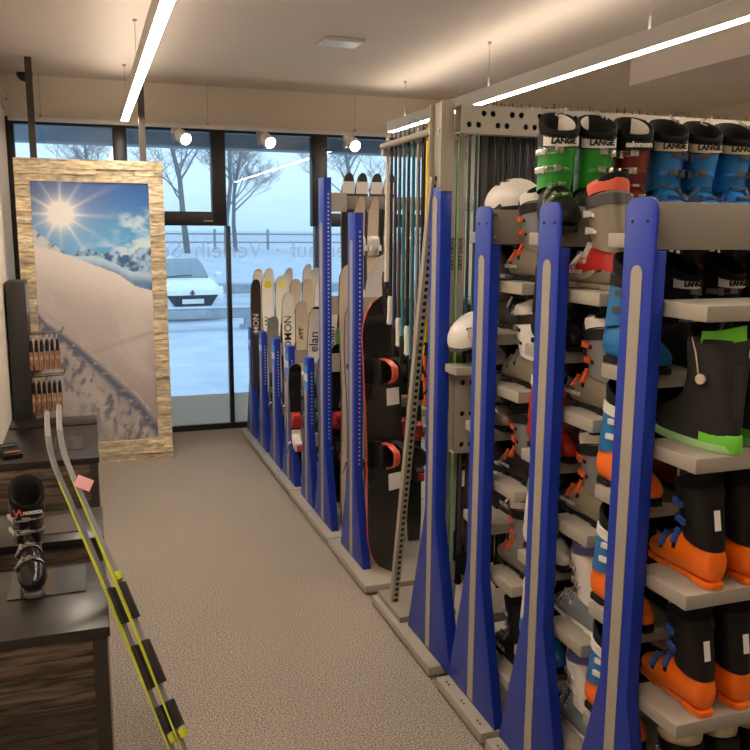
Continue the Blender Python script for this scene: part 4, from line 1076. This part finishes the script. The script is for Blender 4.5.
def ski(label, x, y, L, top, cols=None, wt=.105, ww=.072, lean=.014, rz=0.0, z=.052, txt=None, tcol=None, tz=.6, tsz=.05, bind=None, ball=None, tag_label=None, group=None, roll=0.0, tipc=.045, bz=.53):
    t = thing('ski', label, 'ski', (0, 0, 0), 0, group)
    t.matrix_local = Matrix.Translation((x, y, z)) @ Matrix.Rotation(rz, 4, 'Z') @ Matrix.Rotation(roll, 4, 'Y') @ Matrix.Rotation(-lean, 4, 'X')
    obj('ski_body', ski_mesh(L, wt, ww, wt*.93, tipc, top, None, cols), t)
    if txt: obj('lettering', text_mesh(txt, tsz, tcol or BLACK, .0006, bold=.0002), t, M=frameM((0, 0, 1), (-1, 0, 0), (0, -1, 0), (0, -.0225 if .25 < tz < .65 else -.0155, L*tz)))
    if ball: part('tip_sticker', MB().prism([(.034*math.cos(2*PI*k/20), .043*math.sin(2*PI*k/20)) for k in range(20)], lambda a, b, d: Vector((a, ski_y(L, L-.085+b, tipc)-.003+d, L-.085+b)), -.0015, .0025), ball, t)
    if tag_label: part('price_label', MB().prism([(-.035, .0), (.035, .0), (.035, .06), (-.035, .06)], lambda a, b, d: Vector((a, ski_y(L, L-.115+b*1.1, tipc)+d, L-.115+b*1.1)), -.007, -.003), WHITEP, t)
    if bind:
        binding(t, L*bz, bind[1], bind[0], toe=True); binding(t, L*(bz-.17), bind[0], bind[1], toe=False)
    return t
def ski_rack(y, ztop, y0, y1, label, arms, rounded=False, tape=False, strip_top=None, wid=.10, fl=None, xe=2.4):
    t = thing('ski_rack', label, 'rack', (0, 0, 0), 0, 'blue posted ski racks')
    base_box(t, y0, y1, x1=xe+.1)
    f = fl or min(y-y0, y1-y, .2)
    end_post(t, y, ztop, wid=wid, flare=f-.005, zfl=.5, rounded=rounded, holes=True, tape=tape, strip_top=strip_top)
    for z, dz in arms:
        a = part('arm', MB().box(XP+.042, xe, y-.03, y+.03, z-dz/2, z+dz/2), GREYD, t, .003)
        part('end_plate', MB().box(XP+.043, XP+.13, y-.052, y-.030, z-dz/2-.015, z+dz/2+.015), GREY, a)
    part('rear_post', MB().box(xe, xe+.04, y-.03, y+.03, .05, ztop), GREYD, t)
    return t
ski_rack(6.64, .935, 6.42, 6.85, 'short blue ski rack closest to the window wall', [(.86, .06), (.45, .05)], tape=True)
ski_rack(6.19, .95, 5.97, 6.405, 'second short blue ski rack from the window wall', [(.88, .06), (.45, .05)], tape=True)
ski_rack(5.73, .955, 5.52, 5.95, 'third short blue ski rack from the window wall', [(.88, .06), (.45, .05)], tape=True)
ski_rack(5.30, .96, 5.07, 5.505, 'fourth short blue ski rack from the window wall', [(.89, .06), (.45, .05)], tape=True)
ski_rack(4.80, .955, 4.64, 5.055, 'fifth short blue ski rack, beside the tall racks', [(.88, .06), (.45, .05)], tape=True)
ski_rack(4.43, 1.985, 4.16, 4.625, 'tallest blue ski rack holding tall skis above the short racks', [(1.855, .07), (1.30, .07), (.98, .07)], strip_top=1.75, wid=.115)
ski_rack(3.88, 1.79, 3.50, 4.145, 'tall blue ski rack with snowboards next to the pole rack', [(1.305, .13), (.85, .05)], strip_top=1.66, wid=.12)

G1 = 'skis on the short racks'
# rack nearest the window
y = 6.585
ski('brown ski with tall white lettering at the aisle end near the window', 1.262, y, 1.27, [SSIDE, SBR], txt='SALOMON', tcol=WHT, tz=.66, tsz=.065, wt=.085, group=G1)
ski('white ski with yellow dot, beside the brown lettered ski', 1.355, y-.02, 1.30, [SSIDE, SW], ball=SYL, txt='W', tz=.72, tsz=.07, wt=.105, group=G1)
ski('white ski with pale yellow dot, third from aisle near window', 1.468, y-.02, 1.30, [SSIDE, SW], ball=C('pale_yellow', (.80, .76, .22), .4), wt=.105, group=G1)
ski('ski with orange tip showing over the brown lettered ski', 1.315, y+.16, 1.345, [SSIDE, SW, C('tip_orange', (.75, .33, .06), .4)], cols=[(0, 1), (.9, 2)], wt=.09, group=G1)
ski('white tipped ski peeping between the yellow dotted skis', 1.405, y+.16, 1.35, [SSIDE, SW], wt=.09, group=G1)
ski('beige ski with dark lettering, fourth from aisle near the window', 1.585, y-.01, 1.27, [SSIDE, SBG], txt='ATT', tz=.7, tsz=.05, wt=.095, group=G1)
ski('plain beige ski, fifth from the aisle near the window', 1.685, y-.01, 1.27, [SSIDE, SBG], wt=.095, group=G1)
ski('white ski, sixth from aisle on rack by the window', 1.785, y-.01, 1.25, [SSIDE, SW], wt=.095, group=G1)
# loops of white tip protectors above the row
for i, (x, z, r) in enumerate(((1.565, 1.36, .05), (1.73, 1.39, .06), (1.80, 1.36, .05))):
    ski('%s of three pale curled ski tips rising behind the beige skis' % ('lowest', 'highest', 'rear')[i], x, y+.17+.02*i, z-.01, [SSIDE, SW], wt=.08, tipc=.09, group=G1)
for r_, (yy, tops, nm) in enumerate(((6.12, [(1.30, 1.02, SGR), (1.40, 1.0, SBK), (1.5, 1.08, SW), (1.60, 1.05, SBG), (1.7, 1.0, SGR)], 'second'), (5.66, [(1.31, 1.235, SW), (1.405, 1.17, SBG), (1.50, 1.12, SBK), (1.60, 1.18, SW), (1.70, 1.1, SBK)], 'third'),
          (5.23, [(1.25, .80, SBK), (1.335, 1.17, SBK), (1.445, 1.21, SBK), (1.57, 1.05, SGN), (1.68, 1.12, SW)], 'fourth'), (4.73, [(1.31, .93, SGR), (1.39, .99, SBK), (1.47, .97, SW), (1.56, 1.03, SBK), (1.65, .98, SGN)], 'fifth'))):
    for i, (x, L, m) in enumerate(tops):
        kw = {}
        if r_ == 1 and i == 0: kw = dict(txt='SALOMON', tz=.72, tsz=.075)
        if r_ == 1 and i == 1: kw = dict(txt='ATT', tz=.8, tsz=.045)
        if r_ == 2 and i in (1, 2): kw = dict(txt='elan', tcol=WHT, tz=.80, tsz=.085, roll=.05)
        cn = {SW: 'white', SBG: 'beige', SBK: 'black', SGR: 'grey', SGN: 'green'}[m]
        cols = [(0, 1)]
        tops_ = [SSIDE, m]
        if r_ == 2 and i in (1, 2): tops_ = [SSIDE, SGN, WHT, SBK]; cols = [(0, 1), (.66, 2), (.9, 3)]; kw['tcol'] = BLACK
        if kw.get('txt') == 'elan': cn = 'black tipped, white lettered'
        ski('%s ski, %s from aisle, %s short rack from the window' % (cn, ORD[i], nm), x, yy, L, tops_, cols=cols, wt=.09, bind=(random.choice((BLACK, WHITE, CHARC)), random.choice((WHITE, REDP, BLACK))), group=G1, **kw)
# tall skis
G2 = 'tall skis on the tallest rack'
for i, x in enumerate((1.425, 1.505, 1.592, 1.672)):
    ski('tall dark tipped ski with white label, %s from the aisle' % ORD[i], x, 4.60, 1.975, [SSIDE, CHARC], tag_label=True, wt=.082, ww=.06, lean=.02, bind=(BLACK, WHITE), group=G2)
for i, x in enumerate((1.408, 1.488, 1.585, 1.69)):
    ski(('pale tall ski with curled tip in front of labelled skis, %s from aisle' if i != 2 else 'white tall ski with black lettering in front of labelled skis, %s from aisle') % ORD[i], x, 4.335, 1.83, [SSIDE, SBG if i != 2 else SW], txt='SALOMON' if i == 2 else None, tz=.82, tsz=.07, wt=.066, ww=.052, lean=.03, bind=(CHARC if i % 2 else WHITE, WHITE), bz=.86, group=G2, tipc=.07)
# lower skis in front, seen between the two tall posts
for i, (x, L, m, nm) in enumerate(((1.30, 1.28, SBG, 'beige'), (1.40, 1.22, SW, 'white'), (1.50, 1.12, SBK, 'black'))):
    ski('%s ski with looped lettering between the two tall blue posts' % nm, x, 4.10, L, [SSIDE, m], txt='S' if i == 0 else None, tsz=.10, tz=.74, wt=.10, bind=(BLACK, SIL), lean=.03, group='skis between the tall posts')
ski('yellow tipped ski behind the arm between the two tall posts', 1.345, 4.36, 1.47, [SSIDE, SBG, SYL], cols=[(0, 1), (.9, 2)], wt=.10, lean=.02, group='skis between the tall posts')

# snowboards on the rack beside the poles
def snowboard(label, x, y, L, w, m, edge, lean, rz, bind=True, z=.052):
    t = thing('snowboard', label, 'snowboard', (0, 0, 0), 0, 'snowboards beside the pole rack')
    t.matrix_local = Matrix.Translation((x, y, z)) @ Matrix.Rotation(rz, 4, 'Z') @ Matrix.Rotation(-lean, 4, 'X')
    mb = MB(); N = 36; rr = []
    for i in range(N+1):
        s_ = i/N; e = min(s_, 1-s_)/.16
        h = w/2*(math.sqrt(max(.0008, 1-(1-e)**2)) if e < 1 else 1-.08*math.sin(PI*(min(s_, 1-s_)-.16)/.68))
        yb = -.035*max(0, (.12-min(s_, 1-s_))/.12)**2
        rr.append([Vector((-h, yb, L*s_)), Vector((h, yb, L*s_)), Vector((h, yb-.009, L*s_)), Vector((-h, yb-.009, L*s_))])
    mb.loft(rr)
    for i in range(N):
        for j in range(4): mb.mi[i*4+j] = 0 if j == 2 else 1
    part('deck', mb, [m, edge], t, smooth=40)
    if bind:
        for zz in (.43, .73):
            zc = L*zz
            bd = part('board_binding', MB().box(-.055, .055, -.035, -.009, zc-.05, zc+.05).box(-.07, -.05, -.075, -.009, zc-.06, zc+.06).box(.05, .07, -.075, -.009, zc-.06, zc+.06), BLACK, t, .006)
            hb = MB(); rr = []
            for q, g in ((.0, 1.0), (.09, 1.0), (.17, .8), (.2, .5)):
                rr.append([Vector((.072+.02*math.cos(a)*1, -.02-q, zc+.062*g*math.sin(a))) for a in [-PI/2+PI*k/8 for k in range(9)]]+[Vector((.066+.02*math.cos(a), -.02-q, zc+.056*g*math.sin(a))) for a in [PI/2-PI*k/8 for k in range(9)]])
            part('high_back', hb.loft(rr), BLACK, bd, smooth=50)
            part('paper_tag', MB().box(-.065, .01, -.112, -.110, zc-.15, zc-.07), WHITEP, bd)
            for xx, zt, mm in ((-.02, .085, REDB), (.035, .10, BLACKF)):
                part('binding_strap', MB().loft([[Vector((xx+s2*.018, yy, zc+z2)) for s2 in (-1, 1)]+[Vector((xx+s2*.018, yy-.006, zc+z2*.97)) for s2 in (1, -1)] for yy, z2 in ((-.02, -.062), (-.07, -.058), (-.115, -.03), (-.12, .0), (-.115, .03), (-.07, .058), (-.02, .062))]), mm, bd, smooth=50)
    return t
snowboard('black snowboard with red edge and two strapped bindings', 1.33, 3.655, 1.36, .24, SBK, SRD, .05, .35)
snowboard('pale snowboard with rounded white nose behind the grey arm', 1.475, 4.02, 1.56, .27, SW, SBG, .02, 0, bind=False)
snowboard('dark snowboard with orange strapped bindings at the far side', 1.72, 3.66, 1.32, .25, SBK, C('edge_green', (.05, .3, .08), .4), .04, .2)
for i, (x, L, m, nm) in enumerate(((1.30, 1.2, SBK, 'black'), (1.385, 1.15, SBK, 'plain black'))):
    ski('%s ski standing behind the arm of the snowboard rack' % (nm if i else 'shiny black'), x+.22, 3.99, L, [SSIDE, m], wt=.09, bind=(CHARC, REDP), lean=.03, group='skis on the snowboard rack')

# slim white cross-country skis standing behind the tall post
SWB = C('ski_bright', (.80, .78, .72), .3)
G3 = 'slim white cross-country skis'
for i, x in enumerate((1.312, 1.358)):
    ski('slim white cross-country ski with dark lettering, %s from the tall post' % ORD[i], x, 2.93+.02*i, 2.06, [SGN, SWB, C('ski_lime', (.35, .55, .06), .3), SW], cols=[(0, 1), (.45, 2), (.56, 3)], txt='DEXT DRIVE', tz=.76, tsz=.022, wt=.029, ww=.027, lean=.0, tipc=.0, group=G3)
helmet((1.352, 2.742, 1.245), 'tilted white helmet with black pads left of the farthest boot rack', 1.75, -.35, sc_=.8)
hs = thing('helmet_shelf', 'small grey shelf carrying the tilted white helmet', 'shelf', (1.325, 2.735, 1.2))
part('board', MB().box(-.09, .2, -.05, .05, -.01, .02), GREY, hs, .003); part('bracket', MB().box(.0, .02, .04, .052, -.08, -.01), GREYD, hs)

# ------------------------------------------------------------------ the boot on the counter and the leaning skis
put_boot('hero', K['hero'], 'black ski boot with silver buckles and red badge on the nearest bench', (-.256, 3.20, HB+.004), PI+.10, mirror=True, scale=.99)

P0 = Vector((.197, 2.482, .0)); P1 = Vector((.013, 2.79, .464))
dv = (P1-P0).normalized()
sv = Vector((-dv.y, dv.x, 0)).normalized()         # across the stack, level
tv = dv.cross(sv).normalized()
if tv.z < 0: tv = -tv
XCY = C('xc_lime', (.55, .60, .03), .35); XCG = C('xc_grey', (.28, .28, .27), .3); XCB = C('xc_plate', (.016, .016, .016), .5)
def xc_ski(off, label, turn=0.0):
    t = thing('cross_country_ski', label, 'ski', (0, 0, 0), 0, 'yellow cross-country skis leaning on the bench')
    # local axes: x thickness (towards the topsheet), y width, z along the ski
    rf = Vector((.92, -.38, .12)); tx = (rf-dv*rf.dot(dv)).normalized(); wy_ = dv.cross(tx)
    t.matrix_local = frameM(tx, wy_, dv, P0+tx*off) @ Matrix.Rotation(turn, 4, 'Y')
    mb = MB(); rr = []; L = 1.30; N = 44
    for i in range(N+1):
        s_ = i/N; z = L*s_; h = .022*(1-.35*max(0, (s_-.86)/.14)**2)
        x = .055*max(0, (s_-.82)/.18)**2+.006*math.sin(PI*s_)
        th = .004+.008*math.exp(-((s_-.42)/.25)**2)
        rr.append([Vector((x, -h, z)), Vector((x, h, z)), Vector((x+th, h, z)), Vector((x+th, -h, z))])
    mb.loft(rr)
    for i in range(N):
        for j in range(4):
            s_ = (i+.5)/N
            mb.mi[i*4+j] = 2 if s_ > .93 else (0 if (j != 2 and s_ < .80) else 1)
    part('ski_body', mb, [XCY, XCG, C('xc_tip', (.5, .49, .45), .3)], t, smooth=40)
    for z0, z1 in ((.11, .20), (.26, .41), (.49, .62)):
        part('binding_plate', MB().box(.012, .030, -.022, .022, z0, z1), XCB, t, .002)
    part('heel_block', MB().box(.012, .030, -.018, .018, .075, .105), XCY, t, .003)
    if turn: part('toe_clip', MB().box(.014, .030, -.015, .015, .63, .66), XCY, t, .003)
    return t
s1 = xc_ski(0.0, 'left ski of the grey and yellow cross-country pair leaning at bench')
s2 = xc_ski(.036, 'right ski of the leaning cross-country pair, with pink tag', .009)
pt = MB().prism([(-.030, .006), (.012, -.040), (.042, -.012), (0, .034)], lambda a, b, d: Vector((.035+a, d, .99+b)), -.026, -.024)
part('pink_tag', pt, C('pink_paper', (.85, .42, .45), .7), s2, label='pink paper tag')

# ------------------------------------------------------------------ light, sky, camera
w = bpy.data.worlds.new('World'); sc.world = w; w.use_nodes = True; nt = w.node_tree
bg = nt.nodes['Background']; tc = nt.nodes.new('ShaderNodeTexCoord'); sp = nt.nodes.new('ShaderNodeSeparateXYZ'); rp = nt.nodes.new('ShaderNodeValToRGB')
nt.links.new(tc.outputs['Generated'], sp.inputs[0]); nt.links.new(sp.outputs['Z'], rp.inputs['Fac']); nt.links.new(rp.outputs['Color'], bg.inputs['Color'])
rp.color_ramp.elements[0].position = 0.0; rp.color_ramp.elements[0].color = (.33, .60, .98, 1)
rp.color_ramp.elements[1].position = .3; rp.color_ramp.elements[1].color = (.47, .72, 1.0, 1)
e = rp.color_ramp.elements.new(.06); e.color = (.53, .79, 1.0, 1)
bg.inputs['Strength'].default_value = 1.15

# misty air outside
fm = bpy.data.materials.new('mist'); fm.use_nodes = True; n = fm.node_tree; n.nodes.clear()
vo = n.nodes.new('ShaderNodeVolumeScatter'); vo.inputs['Density'].default_value = .006; vo.inputs['Color'].default_value = (.82, .92, 1, 1)
oo = n.nodes.new('ShaderNodeOutputMaterial'); n.links.new(vo.outputs[0], oo.inputs['Volume'])
mist = part('mist', MB().box(-70, 120, 9.2, 200, -1, 30), fm, None, smooth=0); tag(mist, 'pale winter mist hanging over the field outside', 'mist', kind='stuff')

cd = bpy.data.cameras.new('camera'); co = bpy.data.objects.new('camera', cd); COL.objects.link(co)
f = 830.0; p = math.radians(9.8); psi = math.radians(19.05); roll = .006
fw = Vector((math.sin(psi)*math.cos(p), math.cos(psi)*math.cos(p), -math.sin(p)))
r0 = Vector((math.cos(psi), -math.sin(psi), 0)); u0 = r0.cross(fw)
R = r0*math.cos(roll)+u0*math.sin(roll); U = -r0*math.sin(roll)+u0*math.cos(roll)
co.matrix_world = frameM(R, U, -fw, (0, 0, 1.7))
cd.sensor_fit = 'HORIZONTAL'; cd.sensor_width = 36; cd.lens = 36*f/750; cd.clip_end = 1000; cd.clip_start = .02
sc.camera = co
sc.view_settings.view_transform = 'Standard'; sc.view_settings.look = 'None'; sc.view_settings.exposure = 1.12; sc.view_settings.gamma = 1; sc.view_settings.use_curve_mapping = False
sc.cycles.use_denoising = True
sc.cycles.max_bounces = 8; sc.cycles.transparent_max_bounces = 12; sc.cycles.caustics_reflective = False; sc.cycles.caustics_refractive = False
sc.cycles.sample_clamp_indirect = 6
